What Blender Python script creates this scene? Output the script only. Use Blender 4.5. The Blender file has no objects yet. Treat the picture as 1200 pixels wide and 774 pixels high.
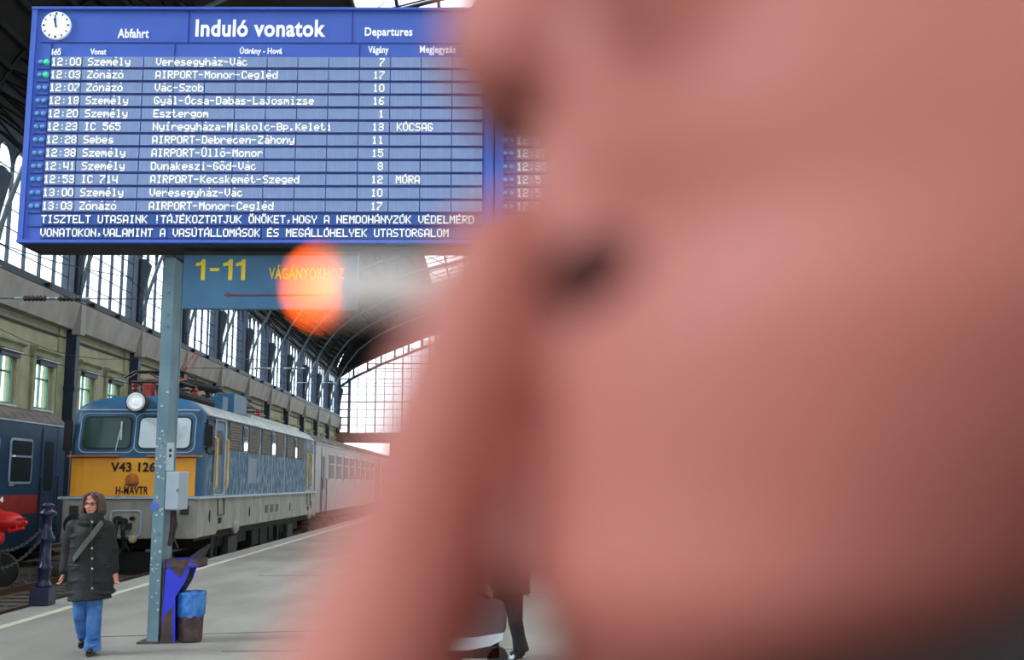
import bpy, bmesh, math, random
from mathutils import Vector, Matrix, Euler, noise
random.seed(7)
SC = bpy.context.scene
COL = SC.collection

# ---------------------------------------------------------------- camera
F = 1250.0; CAMZ = 1.75
PITCH = math.atan(180/F); YAW = math.atan(28*math.cos(PITCH)/F)
cd = bpy.data.cameras.new('camera'); cam = bpy.data.objects.new('camera', cd); COL.objects.link(cam)
cd.sensor_fit = 'HORIZONTAL'; cd.sensor_width = 36; cd.lens = F/1200*36
cd.clip_start = 0.005; cd.clip_end = 600
cam.location = (0, 0, CAMZ); cam.rotation_euler = (math.pi/2+PITCH, 0, -YAW)
cd.dof.use_dof = True; cd.dof.focus_distance = 16.0; cd.dof.aperture_fstop = 4.3; cd.dof.aperture_blades = 0
SC.camera = cam

# ---------------------------------------------------------------- world, exposure
w = bpy.data.worlds.new('overcast'); SC.world = w; w.use_nodes = True
bg = w.node_tree.nodes['Background']
bg.inputs[0].default_value = (0.99, 0.985, 0.98, 1); bg.inputs[1].default_value = 0.85
SC.view_settings.view_transform = 'Standard'; SC.view_settings.look = 'None'
SC.view_settings.gamma = 1; SC.view_settings.use_curve_mapping = False
SC.view_settings.exposure = 2.15
# veiled sunlight added at the left, through the side windows, to grade the face
sd = bpy.data.lights.new('added_sun', 'SUN'); so = bpy.data.objects.new('added_sun', sd); COL.objects.link(so)
sd.energy = 4.0; sd.angle = math.radians(30); sd.color = (1.0, 0.97, 0.93)
so.rotation_euler = (math.radians(61), 0, math.radians(-76))

# ---------------------------------------------------------------- helpers
_f = Vector((math.sin(YAW)*math.cos(PITCH), math.cos(YAW)*math.cos(PITCH), math.sin(PITCH)))
_r = Vector((math.cos(YAW), -math.sin(YAW), 0)); _u = _r.cross(_f)
CP = Vector((0, 0, CAMZ))
def ray(x, y): return _f*F+_r*(x-600)-_u*(y-387)
def atY(x, y, Y): r = ray(x, y); return CP+r*(Y/r.y)
def atX(x, y, X): r = ray(x, y); return CP+r*(X/r.x)
def atZ(x, y, Z): r = ray(x, y); return CP+r*((Z-CAMZ)/r.z)

def lin(c):
    return tuple((v/255/12.92 if v/255 <= .04045 else ((v/255+.055)/1.055)**2.4) for v in c)
def mat(name, rgb, rough=.6, metal=0, var=.12, scale=4, emit=0, rgb2=None, stretch=(1, 1, 1), bump=0, fac=(.35, .65), detail=4, bscale=None, spec=.5):
    m = bpy.data.materials.new(name); m.use_nodes = True; nt = m.node_tree; N = nt.nodes; L = nt.links
    b = N['Principled BSDF']; c = lin(rgb)
    b.inputs['Roughness'].default_value = rough; b.inputs['Metallic'].default_value = metal
    b.inputs['Specular IOR Level'].default_value = spec
    b.inputs['Base Color'].default_value = (*c, 1)
    tc = N.new('ShaderNodeTexCoord'); mp = N.new('ShaderNodeMapping'); mp.inputs['Scale'].default_value = stretch
    L.new(tc.outputs['Object'], mp.inputs[0])
    if var or rgb2:
        nz = N.new('ShaderNodeTexNoise'); nz.inputs['Scale'].default_value = scale; nz.inputs['Detail'].default_value = detail
        L.new(mp.outputs[0], nz.inputs[0])
        cr = N.new('ShaderNodeValToRGB'); L.new(nz.outputs[0], cr.inputs[0])
        cr.color_ramp.elements[0].position = fac[0]; cr.color_ramp.elements[1].position = fac[1]
        c2 = lin(rgb2) if rgb2 else tuple(min(1, v*(1+var)) for v in c)
        c1 = c if rgb2 else tuple(v*(1-var) for v in c)
        cr.color_ramp.elements[0].color = (*c1, 1); cr.color_ramp.elements[1].color = (*c2, 1)
        L.new(cr.outputs[0], b.inputs['Base Color'])
    if bump:
        n2 = N.new('ShaderNodeTexNoise'); n2.inputs['Scale'].default_value = bscale or scale*6; n2.inputs['Detail'].default_value = 6
        L.new(mp.outputs[0], n2.inputs[0]); bp = N.new('ShaderNodeBump'); bp.inputs['Strength'].default_value = bump
        bp.inputs['Distance'].default_value = .02
        L.new(n2.outputs[0], bp.inputs['Height']); L.new(bp.outputs[0], b.inputs['Normal'])
    if emit:
        b.inputs['Emission Color'].default_value = (*c, 1); b.inputs['Emission Strength'].default_value = emit
    return m
def glass(name, tint=(225, 235, 240), gloss=.1):
    m = bpy.data.materials.new(name); m.use_nodes = True; nt = m.node_tree; N = nt.nodes; L = nt.links
    N.remove(N['Principled BSDF']); o = N['Material Output']
    t = N.new('ShaderNodeBsdfTransparent'); t.inputs[0].default_value = (*lin(tint), 1)
    g = N.new('ShaderNodeBsdfGlossy'); g.inputs['Roughness'].default_value = .08
    x = N.new('ShaderNodeMixShader'); x.inputs[0].default_value = gloss
    L.new(t.outputs[0], x.inputs[1]); L.new(g.outputs[0], x.inputs[2]); L.new(x.outputs[0], o.inputs[0])
    return m

def wm(o):
    m = o.matrix_basis.copy()
    if o.parent: m = wm(o.parent) @ o.matrix_parent_inverse @ m
    return m
def link(name, data, parent=None, world=True, loc=None, rot=None):
    o = bpy.data.objects.new(name, data); COL.objects.link(o)
    if loc is not None: o.location = loc
    if rot is not None: o.rotation_euler = rot
    if parent is not None:
        o.parent = parent
        if world: o.matrix_parent_inverse = wm(parent).inverted()
    return o
def tag(o, label=None, cat=None, group=None, kind=None):
    if label: o['label'] = label
    if cat: o['category'] = cat
    if group: o['group'] = group
    if kind: o['kind'] = kind
    return o
def thing(name, label, cat, loc=(0, 0, 0), rz=0, group=None):
    return tag(link(name, None, loc=loc, rot=(0, 0, rz)), label, cat, group)

class MB:
    def __init__(s): s.v = []; s.f = []; s.m = []; s.slot = 0
    def add(s, vs, fs):
        n = len(s.v); s.v += [tuple(v) for v in vs]; s.f += [tuple(i+n for i in f) for f in fs]; s.m += [s.slot]*len(fs); return s
    def box(s, x0, x1, y0, y1, z0, z1, R=None):
        vs = [Vector((x, y, z)) for x in (x0, x1) for y in (y0, y1) for z in (z0, z1)]
        if R is not None:
            c = Vector(((x0+x1)/2, (y0+y1)/2, (z0+z1)/2)); vs = [R @ (v-c)+c for v in vs]
        return s.add(vs, [(0, 1, 3, 2), (4, 6, 7, 5), (0, 4, 5, 1), (2, 3, 7, 6), (0, 2, 6, 4), (1, 5, 7, 3)])
    def prism(s, poly, axis, a, b):
        """poly of 2D points, extruded along axis ('x','y','z') from a to b"""
        def P(p, t): return {'x': (t, p[0], p[1]), 'y': (p[0], t, p[1]), 'z': (p[0], p[1], t)}[axis]
        n = len(poly); vs = [P(p, a) for p in poly]+[P(p, b) for p in poly]
        ar = sum(poly[i][0]*poly[(i+1) % n][1]-poly[(i+1) % n][0]*poly[i][1] for i in range(n))
        fs = [tuple(range(n)), tuple(range(2*n-1, n-1, -1))]+[(i, i+n, (i+1) % n+n, (i+1) % n) for i in range(n)]
        return s.add(vs, fs)
    def tube(s, pts, r, n=8, cap=True):
        pts = [Vector(p) for p in pts]; rs = r if isinstance(r, (list, tuple)) else [r]*len(pts)
        vs = []; up = None
        for i, p in enumerate(pts):
            d = (pts[min(i+1, len(pts)-1)]-pts[max(i-1, 0)]).normalized()
            if up is None: up = Vector((0, 0, 1)) if abs(d.z) < .9 else Vector((1, 0, 0))
            a = d.cross(up).normalized(); b = a.cross(d).normalized(); up = b
            for k in range(n):
                t = 2*math.pi*k/n; vs.append(p+(a*math.cos(t)+b*math.sin(t))*rs[i])
        fs = []
        for i in range(len(pts)-1):
            for k in range(n):
                fs.append((i*n+k, i*n+(k+1) % n, (i+1)*n+(k+1) % n, (i+1)*n+k))
        if cap: fs += [tuple(range(n-1, -1, -1)), tuple(range((len(pts)-1)*n, len(pts)*n))]
        return s.add(vs, fs)
    def lathe(s, c, prof, n=16, axis='z'):
        """prof: list of (r, h) along axis from c"""
        vs = []
        for r, h in prof:
            for k in range(n):
                t = 2*math.pi*k/n; a, b = r*math.cos(t), r*math.sin(t)
                p = {'z': (a, b, h), 'y': (a, h, b), 'x': (h, a, b)}[axis]
                vs.append((c[0]+p[0], c[1]+p[1], c[2]+p[2]))
        fs = []
        for i in range(len(prof)-1):
            for k in range(n): fs.append((i*n+k, i*n+(k+1) % n, (i+1)*n+(k+1) % n, (i+1)*n+k))
        fs += [tuple(range(n-1, -1, -1)), tuple(range((len(prof)-1)*n, len(prof)*n))]
        return s.add(vs, fs)
    def ell(s, c, r, n=14, m=9, R=None):
        c = Vector(c); vs = []; fs = []
        for i in range(1, m):
            ph = math.pi*i/m
            for k in range(n):
                t = 2*math.pi*k/n
                v = Vector((r[0]*math.sin(ph)*math.cos(t), r[1]*math.sin(ph)*math.sin(t), r[2]*math.cos(ph)))
                vs.append(c+(R @ v if R is not None else v))
        e = Vector((0, 0, r[2]));  e = R @ e if R is not None else e
        vs += [c+e, c-e]; T = len(vs)-2
        for i in range(m-2):
            for k in range(n): fs.append((i*n+k, (i+1)*n+k, (i+1)*n+(k+1) % n, i*n+(k+1) % n))
        for k in range(n):
            fs.append((T, k, (k+1) % n)); fs.append((T+1, (m-2)*n+(k+1) % n, (m-2)*n+k))
        return s.add(vs, fs)
    def grid(s, rows):
        n = len(rows[0]); vs = [p for r in rows for p in r]
        return s.add(vs, [(i*n+k, i*n+k+1, (i+1)*n+k+1, (i+1)*n+k) for i in range(len(rows)-1) for k in range(n-1)])
    def mesh(s, name, mats, smooth=False, fix=True):
        me = bpy.data.meshes.new(name); me.from_pydata(s.v, [], s.f)
        for m in (mats if isinstance(mats, (list, tuple)) else [mats]): me.materials.append(m)
        if s.slot or any(s.m): me.polygons.foreach_set('material_index', s.m)
        if fix:
            bm = bmesh.new(); bm.from_mesh(me); bmesh.ops.recalc_face_normals(bm, faces=bm.faces); bm.to_mesh(me); bm.free()
        if smooth: me.polygons.foreach_set('use_smooth', [True]*len(me.polygons))
        me.update(); return me
    def build(s, name, mats, parent=None, smooth=False, world=True, loc=None, rot=None):
        return link(name, s.mesh(name, mats, smooth), parent, world, loc, rot)
def bevel(o, w=.01, seg=2):
    m = o.modifiers.new('bevel', 'BEVEL'); m.width = w; m.segments = seg; m.limit_method = 'ANGLE'; return o
def Box(name, m, x0, x1, y0, y1, z0, z1, parent=None, world=True, bv=0):
    o = MB().box(x0, x1, y0, y1, z0, z1).build(name, m, parent, world=world)
    if bv: bevel(o, bv)
    return o
def rrect(x0, x1, z0, z1, r, n=5):
    pts = []
    for cx, cz, a in ((x1-r, z1-r, 0), (x0+r, z1-r, 90), (x0+r, z0+r, 180), (x1-r, z0+r, 270)):
        for k in range(n+1):
            t = math.radians(a+90*k/n); pts.append((cx+r*math.cos(t), cz+r*math.sin(t)))
    return pts
def struct(o): o['kind'] = 'structure'; return o

def blob(name, m, build, vox, smooth=4, parent=None, world=True, factor=.5, subs=None):
    """union of closed shapes as one continuous smooth skin"""
    b = MB(); build(b)
    me = b.mesh(name, m, True); o = bpy.data.objects.new('tmp', me); COL.objects.link(o)
    r = o.modifiers.new('r', 'REMESH'); r.mode = 'VOXEL'; r.voxel_size = vox; r.use_smooth_shade = True
    if smooth:
        q = o.modifiers.new('s', 'SMOOTH'); q.iterations = smooth; q.factor = factor
    dg = bpy.context.evaluated_depsgraph_get(); me2 = bpy.data.meshes.new_from_object(o.evaluated_get(dg))
    bpy.data.objects.remove(o); me2.name = name
    me2.materials.clear(); me2.materials.append(m)
    me2.polygons.foreach_set('use_smooth', [True]*len(me2.polygons))
    return link(name, me2, parent, world)
def cap(b, p0, p1, r0, r1, n=14, k=4):
    """tapered capsule"""
    p0, p1 = Vector(p0), Vector(p1); d = p1-p0; L = d.length; d.normalize(); pts = []; rs = []
    for i in range(k):
        t = math.pi/2*(i+.35)/k; pts.append(p0-d*r0*math.cos(t)); rs.append(r0*math.sin(t))
    for i in range(5):
        t = i/4; pts.append(p0+d*L*t); rs.append(r0+(r1-r0)*t)
    for i in range(k-1, -1, -1):
        t = math.pi/2*(i+.35)/k; pts.append(p1+d*r1*math.cos(t)); rs.append(r1*math.sin(t))
    b.tube(pts, rs, n)

def text_mesh(s, m, w, h=None, bold=.02, depth=.004):
    """flat lettering as a mesh, lower left at origin in the XZ plane, scaled to width w and height h"""
    cu = bpy.data.curves.new('t', 'FONT'); cu.body = s; cu.size = 1; cu.offset = bold; cu.extrude = .01; cu.resolution_u = 3; cu.space_character = 1.06
    o = bpy.data.objects.new('t', cu); COL.objects.link(o)
    dg = bpy.context.evaluated_depsgraph_get(); me = bpy.data.meshes.new_from_object(o.evaluated_get(dg))
    bpy.data.objects.remove(o)
    xs = [v.co.x for v in me.vertices]; ys = [v.co.y for v in me.vertices]
    x0, x1, y0, y1 = min(xs), max(xs), min(ys), max(ys)
    sx = w/(x1-x0); sy = (h/(y1-y0)) if h else sx
    for v in me.vertices:
        v.co = ((v.co.x-x0)*sx, -v.co.z/.01*depth/2, (v.co.y-y0)*sy)
    me.flip_normals()
    me.materials.clear(); me.materials.append(m); return me

# ---------------------------------------------------------------- materials
M = {}
M['asphalt'] = mat('asphalt', (132, 126, 119), .95, rgb2=(150, 144, 136), scale=1.3, bump=.35, bscale=60, detail=8, stretch=(1, .35, 1))
M['coping'] = mat('coping', (140, 138, 132), .9, rgb2=(156, 153, 146), scale=3, bump=.3, bscale=50)
M['line'] = mat('line_paint', (214, 204, 180), .8, rgb2=(190, 184, 168), scale=5)
M['ballast'] = mat('ballast', (62, 56, 50), .95, rgb2=(98, 92, 84), scale=14, bump=1, bscale=18)
M['sleeper'] = mat('sleeper', (92, 86, 80), .9, var=.25, scale=6, stretch=(1, 6, 1), bump=.3)
M['rail'] = mat('rail_steel', (96, 72, 56), .5, .7, scale=9)
M['plaster'] = mat('plaster', (174, 170, 142), .9, rgb2=(156, 152, 128), scale=1.2, detail=8, bump=.1)
M['plaster2'] = mat('plaster_trim', (168, 166, 132), .9, rgb2=(142, 140, 116), scale=2, detail=6)
M['zinc'] = mat('zinc', (150, 144, 140), .8, .0, rgb2=(172, 166, 162), scale=1.2, detail=8, stretch=(1, .8, .5))
M['iron'] = mat('iron_blue', (22, 37, 58), .5, .0, rgb2=(33, 50, 72), scale=2)
M['iron2'] = mat('iron_edge', (96, 112, 124), .5, .0, var=.1)
M['roof'] = mat('roof_boards', (36, 32, 33), .9, rgb2=(22, 20, 22), scale=1, stretch=(1, .1, 1))
M['brick'] = mat('end_wall', (120, 92, 88), .9, rgb2=(98, 76, 74), scale=2)
M['winframe'] = mat('window_green', (70, 120, 100), .6, rgb2=(98, 146, 124), scale=3)
M['winglass'] = mat('window_glass', (150, 165, 170), .06, .0, var=.0, spec=1)
M['winglass'].node_tree.nodes['Principled BSDF'].inputs['Metallic'].default_value = .85
M['wincream'] = mat('reveal_cream', (160, 152, 120), .9)
M['glass'] = glass('hall_glass')
M['white'] = mat('white_paint', (205, 212, 222), .6, var=.06)
M['blue'] = mat('loco_blue', (34, 78, 114), .45, rgb2=(42, 92, 128), scale=2, detail=6)
M['blueworn'] = mat('loco_blue_worn', (44, 84, 116), .6, rgb2=(138, 162, 178), scale=4, detail=9, stretch=(1, 2.2, .9), fac=(.47, .7), spec=.3)
M['silver'] = mat('worn_silver', (140, 146, 146), .45, .2, rgb2=(182, 186, 184), scale=3, detail=8, stretch=(1, .8, 1), fac=(.4, .7))
M['yellow'] = mat('loco_yellow', (240, 168, 44), .55, rgb2=(232, 158, 48), scale=2)
M['beige'] = mat('loco_beige', (158, 156, 148), .7, rgb2=(126, 122, 112), scale=2.5, detail=8, stretch=(1, 1, .5), fac=(.35, .75))
M['black'] = mat('underframe_black', (7, 7, 8), .8, var=.3)
M['rubber'] = mat('rubber', (14, 14, 16), .6, var=.1)
M['dkgrey'] = mat('dark_grey', (40, 40, 42), .7, var=.25)
M['louver'] = mat('louver', (104, 96, 88), .7, rgb2=(86, 79, 73), scale=4)
M['handrail'] = mat('handrail_yellow', (226, 178, 78), .5)
M['red'] = mat('insulator_red', (140, 44, 34), .55, var=.2)
M['red2'] = mat('cart_red', (205, 28, 30), .35, var=.08)
M['chrome'] = mat('chrome', (190, 192, 195), .2, .9, var=.05)
M['coachblue'] = mat('coach_blue', (34, 64, 94), .4, rgb2=(28, 52, 78), scale=2)
M['coachred'] = mat('coach_red', (170, 48, 38), .5, var=.1)
M['coachroof'] = mat('coach_roof', (122, 112, 106), .8, rgb2=(92, 84, 80), scale=2, stretch=(3, .4, 1))
M['coachsil'] = mat('coach_silver', (128, 128, 134), .45, .1, rgb2=(112, 112, 118), scale=2)
M['darkglass'] = mat('dark_glass', (30, 34, 36), .45, 0, var=.0, spec=.12)
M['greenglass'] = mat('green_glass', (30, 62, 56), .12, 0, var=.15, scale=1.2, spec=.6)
M['reflglass'] = mat('pale_reflection', (196, 210, 218), .3, 0, var=.08, scale=1)  # right windscreen's sky reflection painted as a pale opaque colour
M['post'] = mat('post_paint', (92, 122, 138), .55, rgb2=(108, 138, 152), scale=3, detail=8)
M['postspot'] = mat('paper_scrap', (186, 198, 202), .8)
M['boxgrey'] = mat('box_grey', (158, 172, 188), .5, var=.05)
M['binblue'] = mat('bin_blue', (28, 44, 204), .4, rgb2=(36, 54, 214), scale=3)
M['rust'] = mat('rust', (88, 66, 66), .8, rgb2=(62, 48, 50), scale=12)
M['bag'] = mat('bag_blue', (40, 104, 190), .3, rgb2=(74, 140, 214), scale=9)
M['navy'] = mat('bollard_navy', (16, 26, 60), .3, var=.2)
M['board'] = mat('board_blue', (66, 100, 200), .5, rgb2=(72, 106, 206), scale=2)
M['boardln'] = mat('board_seam', (28, 50, 140), .5)
M['cell'] = mat('cell_grey', (124, 146, 196), .3, rgb2=(140, 160, 206), scale=30, stretch=(3, 1, .1), emit=.0)
M['cell2'] = mat('cell_blue', (48, 84, 160), .3, rgb2=(56, 94, 172), scale=30, stretch=(3, 1, .1))
M['dot'] = mat('display_dots', (248, 248, 228), .5, var=0, emit=.12)
M['lett'] = mat('white_letter', (246, 248, 252), .5, var=0, emit=.05)
M['led'] = mat('lamp_off', (112, 168, 216), .2, var=0)
M['ledon'] = mat('lamp_green', (70, 220, 170), .3, var=0, emit=.05)
M['sign'] = mat('sign_blue', (58, 112, 150), .5, rgb2=(50, 100, 140), scale=2)
M['signyel'] = mat('sign_yellow', (228, 208, 40), .5, var=0)
M['signred'] = mat('sign_red', (110, 36, 60), .5, var=0)
M['skin'] = mat('skin', (214, 148, 132), .5, var=.06, scale=30)
M['skinS'] = mat('skin_smoker', (171, 101, 92), .62, rgb2=(163, 91, 82), scale=30, fac=(.3, .7))
M['lip'] = mat('lip', (150, 74, 70), .5, var=.05)
for k in ('skin', 'skinS'):
    b = M[k].node_tree.nodes['Principled BSDF']; b.inputs['Subsurface Weight'].default_value = .15
    b.inputs['Subsurface Radius'].default_value = (1, .35, .2); b.inputs['Subsurface Scale'].default_value = .004
M['hair'] = mat('hair_brown', (58, 40, 34), .55, rgb2=(92, 66, 54), scale=40, stretch=(1, 1, .15), bump=.6, bscale=60)
M['coat'] = mat('coat_black', (17, 16, 20), .75, rgb2=(26, 25, 30), scale=9, bump=.5, bscale=14)
M['denim'] = mat('denim', (46, 92, 160), .85, rgb2=(84, 132, 192), scale=7, bump=.2)
M['leather'] = mat('shoe_black', (18, 17, 20), .35, var=.1)
M['strap'] = mat('strap_green', (84, 92, 84), .8, var=.08)
M['trouser'] = mat('trouser_black', (28, 27, 32), .8, var=.15)
M['paper'] = mat('cigarette_paper', (196, 190, 188), .8, var=.04)
M['filter'] = mat('filter_tip', (214, 200, 184), .8, var=.1, scale=300)
M['ash'] = mat('ash', (120, 112, 108), .95, var=.3, scale=800)
M['ember'] = mat('ember', (255, 96, 12), .8, var=0, emit=3.0)
M['holdall'] = mat('holdall_grey', (96, 84, 88), .8, var=.15)
M['copper'] = mat('emblem_copper', (186, 104, 36), .4, .3, var=.2)
M['ceramic'] = mat('insulator_brown', (58, 44, 42), .35, var=.15)
M['mouth'] = mat('mouth_nostril_shade', (62, 14, 12), .9, var=0)
M['coatS'] = mat('coat_smoker', (9, 8, 10), .9, var=.2)
M['irondk'] = mat('iron_darker', (15, 18, 24), .7, var=.2)  # darker iron for the roof lattice and purlins

# ================================================================ SETTING
XW = -17.8; XR = 24.0; XE = -6.56; ZT = -.35; YEND = 125.0
struct(Box('ground', M['ballast'], -60, 60, -40, 260, ZT-.4, ZT-.02))
# platform: slab, coping stones, line
plat = struct(Box('platform_deck', M['asphalt'], XE+.55, 9.0, -14, 122, ZT-.02, 0))
st = MB().box(0, .55, -.745, .745, -.3, 0).mesh('coping_stone', M['coping'])
for k in range(86):
    link('coping_stone', st, plat, True, loc=(XE, -7.2+1.5*k, .0+random.uniform(-.003, .003)))
Box('platform_wall', M['coping'], XE+.06, XE+.5, -14, 122, ZT-.02, -.3, plat)
Box('painted_line', M['line'], -6.03, -5.90, -8, 122, .0, .006, plat)
# faint patches in the asphalt
for (x, y, wx, wy) in ((-4.9, 10.6, .9, .02), (-2.2, 13.2, 2.4, .018), (-.6, 18.0, 2.0, .02), (-3.2, 21, 1.2, .02), (-1.2, 11.7, 1.6, .015)):
    MB().box(x-wx, x+wx, y-wy, y+wy, .0005, .003, Matrix.Rotation(random.uniform(-.25, .25), 3, 'Z')).build('crack', M['rust'], plat)
struct(Box('platform_far', M['asphalt'], 18.5, XR, -14, 122, ZT-.02, 0))

# tracks
slp = MB().box(-1.25, 1.25, -.13, .13, -.1, .03).mesh('sleeper', M['sleeper'])
for cx, name in ((-8.2, 'railway_track'), (-13.1, 'railway_track'), (11.6, 'railway_track'), (16.2, 'railway_track')):
    tr = struct(link(name, None, loc=(cx, 0, ZT)))
    for s in (-.75, .75):
        MB().prism([(s-.07, .02), (s+.07, .02), (s+.02, .05), (s+.02, .13), (s+.035, .135), (s+.035, .17), (s-.035, .17), (s-.035, .135), (s-.02, .13), (s-.02, .05)],
                   'y', -10, 200).build('rail', M['rail'], tr, world=False)
    if cx < 0:
        for k in range(40): link('sleeper', slp, tr, False, loc=(random.uniform(-.03, .03), 8+.62*k, 0), rot=(0, 0, random.uniform(-.02, .02)))
# loose ballast stones near the bollard, uncountable
b = MB()
for k in range(1500):
    x = random.uniform(-11.8, -6.7); y = random.uniform(11, 26); r = random.uniform(.02, .05)
    b.ell((x, y, ZT+r*.2), (r, r*.8, r*.6), 5, 3)
tag(b.build('ballast_stones', M['sleeper']), 'grey loose ballast stones between the rails', 'gravel', kind='stuff')

# ---- left side wall
wl = struct(link('wall_left', None, loc=(XW, 0, ZT)))
NB = 10; bays = [37+8*k for k in range(-6, 11)]
WIN = []
zs0, zs1 = 4.65, 6.55
b = MB()
ycur = -14
openings = []
for y0 in bays:
    for dy in (2.35, 5.75): openings.append(y0+dy)
openings = [y for y in openings if y < 124]
for yc in openings:
    b.box(XW-.28, XW, ycur, yc-.75, ZT, 9.6); b.box(XW-.28, XW, yc-.75, yc+.75, ZT, zs0); b.box(XW-.28, XW, yc-.75, yc+.75, zs1, 9.6)
    ycur = yc+.75
b.box(XW-.28, XW, ycur, YEND, ZT, 9.6)
b.build('wall_panel', M['plaster'], wl)
b = MB().prism([(XW, 7.75), (XW+.08, 7.75), (XW+.08, 7.83), (XW, 7.83)], 'y', -14, YEND)
b.build('string_course', M['dkgrey'], wl)
# cornice: sloped zinc gutter, with seams at each column
g = MB().prism([(XW, 8.12), (XW+.35, 8.16), (XW+.62, 9.28), (XW+.05, 9.34)], 'y', -14, YEND).build('zinc_cornice', M['zinc'], wl)
MB().prism([(XW+.40, 9.34), (XW+.46, 9.34), (XW+.46, 9.64), (XW+.40, 9.64)], 'y', -14, YEND).build('sill_rail', M['iron'], wl)
win = {}
for i, yc in enumerate(openings):
    wn = struct(link('window_%d' % (i+1), None, loc=(XW, yc, zs0)))
    f = MB()
    for a, c in ((-.75, -.7), (.7, .75), (-.025, .025)): f.box(-.16, -.06, a, c, 0, 1.9)
    for a, c in ((0, .1), (1.8, 1.9), (1.2, 1.26)): f.box(-.16, -.06, -.75, .75, a, c)
    f.build('window_frame', M['winframe'], wn, world=False)
    for a, c in ((-.7, -.025), (.025, .7)):
        for p, q in ((.1, 1.2), (1.26, 1.8)):
            Box('pane', M['glass'], -.12, -.10, a, c, p, q, wn, False)
    Box('apron', M['winframe'], -.05, .06, -.85, .85, -.42, -.05, wn, False)
    Box('sill', M['white'], 0, .16, -.95, .95, -.06, 0, wn, False)
    Box('reveal', M['wincream'], -.28, -.01, .72, .75, 0, 1.9, wn, False)
    for s in (-1, 1):
        Box('window_pilaster', M['plaster2'], 0, .12, s*.98-.14, s*.98+.14, -.3, 2.05, wn, False)
    MB().prism([(0, 2.02), (.16, 2.05), (.2, 2.2), (.34, 2.3), (.34, 2.38), (0, 2.45)], 'y', -1.25, 1.25).build('hood_mould', M['plaster2'], wn, world=False)
    Box('blind_box', M['iron'], .02, .26, -.82, .82, 1.74, 1.9, wn, False)
    Box('blind_flap', M['white'], .10, .36, -.8, .8, 1.92, 1.96, wn, False)
# columns on the column lines
cols = [45+8*k for k in range(-7, 11)]
def rib_inner(): return [(XW+.45, 9.6), (XW+.75, 11.2), (XW+1.25, 12.8), (XW+2.1, 14.6), (XW+3.4, 16.3), (XW+5.3, 17.8), (XW+8.2, 19.3), (XW+12, 20.6), (3.1, 22.6)]
def rib_outer(): return [(XW-.1, 14.6), (XW+.15, 15.6), (XW+.7, 16.7), (XW+1.7, 18.0), (XW+3.4, 19.2), (XW+6.0, 20.3), (XW+9.0, 21.3), (XW+12, 22.1), (3.1, 24.6)]
def mirror(P): return [(6.2-x, z) for x, z in P]
def lerp(P, t):
    n = len(P)-1; i = min(int(t*n), n-1); u = t*n-i
    return (P[i][0]*(1-u)+P[i+1][0]*u, P[i][1]*(1-u)+P[i+1][1]*u)
def column(y):
    c = struct(link('column', None, loc=(XW+.3, y, ZT)))
    b = MB().box(XW+.08, XW+.5, y-.2, y+.2, ZT, 8.3).box(XW+.03, XW+.56, y-.26, y+.26, ZT, ZT+.9).box(XW+.03, XW+.56, y-.25, y+.25, 5.6, 5.75)
    b.build('shaft', M['iron'], c)
    Box('pilaster', M['plaster2'], XW, XW+.07, y-.9, y+.55, ZT, 8.2, c)
    Box('downpipe_box', M['zinc'], XW+.3, XW+.66, y-.24, y+.24, 7.95, 9.35, c)
    b = MB().box(XW-.25, XW+.30, y-.3, y+.3, 9.4, 14.7)
    b.build('upper_shaft', M['iron'], c)
    # solid bracket with holes above
    pl = [(XW+.3, 9.7), (XW+.45, 9.7), (XW+.55, 11.2), (XW+.85, 12.6), (XW+.6, 12.9), (XW+.3, 12.9)]
    MB().prism(pl, 'y', y-.14, y+.14).build('bracket', M['iron'], c)
    return c
for y in cols: column(y)
def rib(y, mir=False, far=False):
    I, O = rib_inner(), rib_outer()
    if mir: I, O = mirror(I), mirror(O)
    r = struct(link('roof_rib', None, loc=(XW if not mir else XR, y, 12)))
    b = MB()
    N = 22
    Pi = [lerp(I, .28+.72*k/N) for k in range(N+1)]; Po = [lerp(O, k/N) for k in range(N+1)]
    P0 = [lerp(I, k/20) for k in range(21)]
    b.tube([(p[0], y, p[1]) for p in P0], .09, 5)
    b.build('lower_chord', M['iron2'], r, smooth=True)  # pale iron: the lit edge of each rib put into the colour
    b = MB()
    b.tube([(p[0], y, p[1]) for p in Po], .1, 4)
    for k in range(N):
        b.tube([(Pi[k][0], y, Pi[k][1]), (Po[k+1][0], y, Po[k+1][1])], .045, 4, False)
        b.tube([(Po[k][0], y, Po[k][1]), (Pi[k][0], y, Pi[k][1])], .045, 4, False)
    b.build('lattice_web', M['irondk'], r)
    return r
for y in cols[:-1]:
    rib(y); rib(y, True)
# roof cladding: two solid slopes, glazed lantern strip between
O = rib_outer()
xs_sky = -5.9
def roof_side(mir):
    P = [lerp(O, k/24) for k in range(25)]; P = [p for p in P if p[0] < xs_sky]+[(xs_sky, 22.1)]
    if mir: P = mirror(P)
    b = MB(); rows = []
    for yy in [-14+8.18*k for k in range(18)]: rows.append([(p[0], yy, p[1]+.12) for p in P])
    b.grid(rows); n = len(b.v)
    b.grid([[(p[0], p[1], p[2]+.25) for p in r] for r in rows])
    return b.build('roof_cladding', M['roof'], roofp)
roofp = struct(link('ceiling', None, loc=(3, 60, 22)))
roof_side(False); roof_side(True)
# purlins
for mir in (False, True):
    for t in [k/13 for k in range(1, 9)]:
        p = lerp(O, t)
        x = 6.2-p[0] if mir else p[0]
        MB().box(x-.06, x+.06, -14, YEND, p[1]-.12, p[1]+.1).build('purlin', M['irondk'], roofp)
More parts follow.
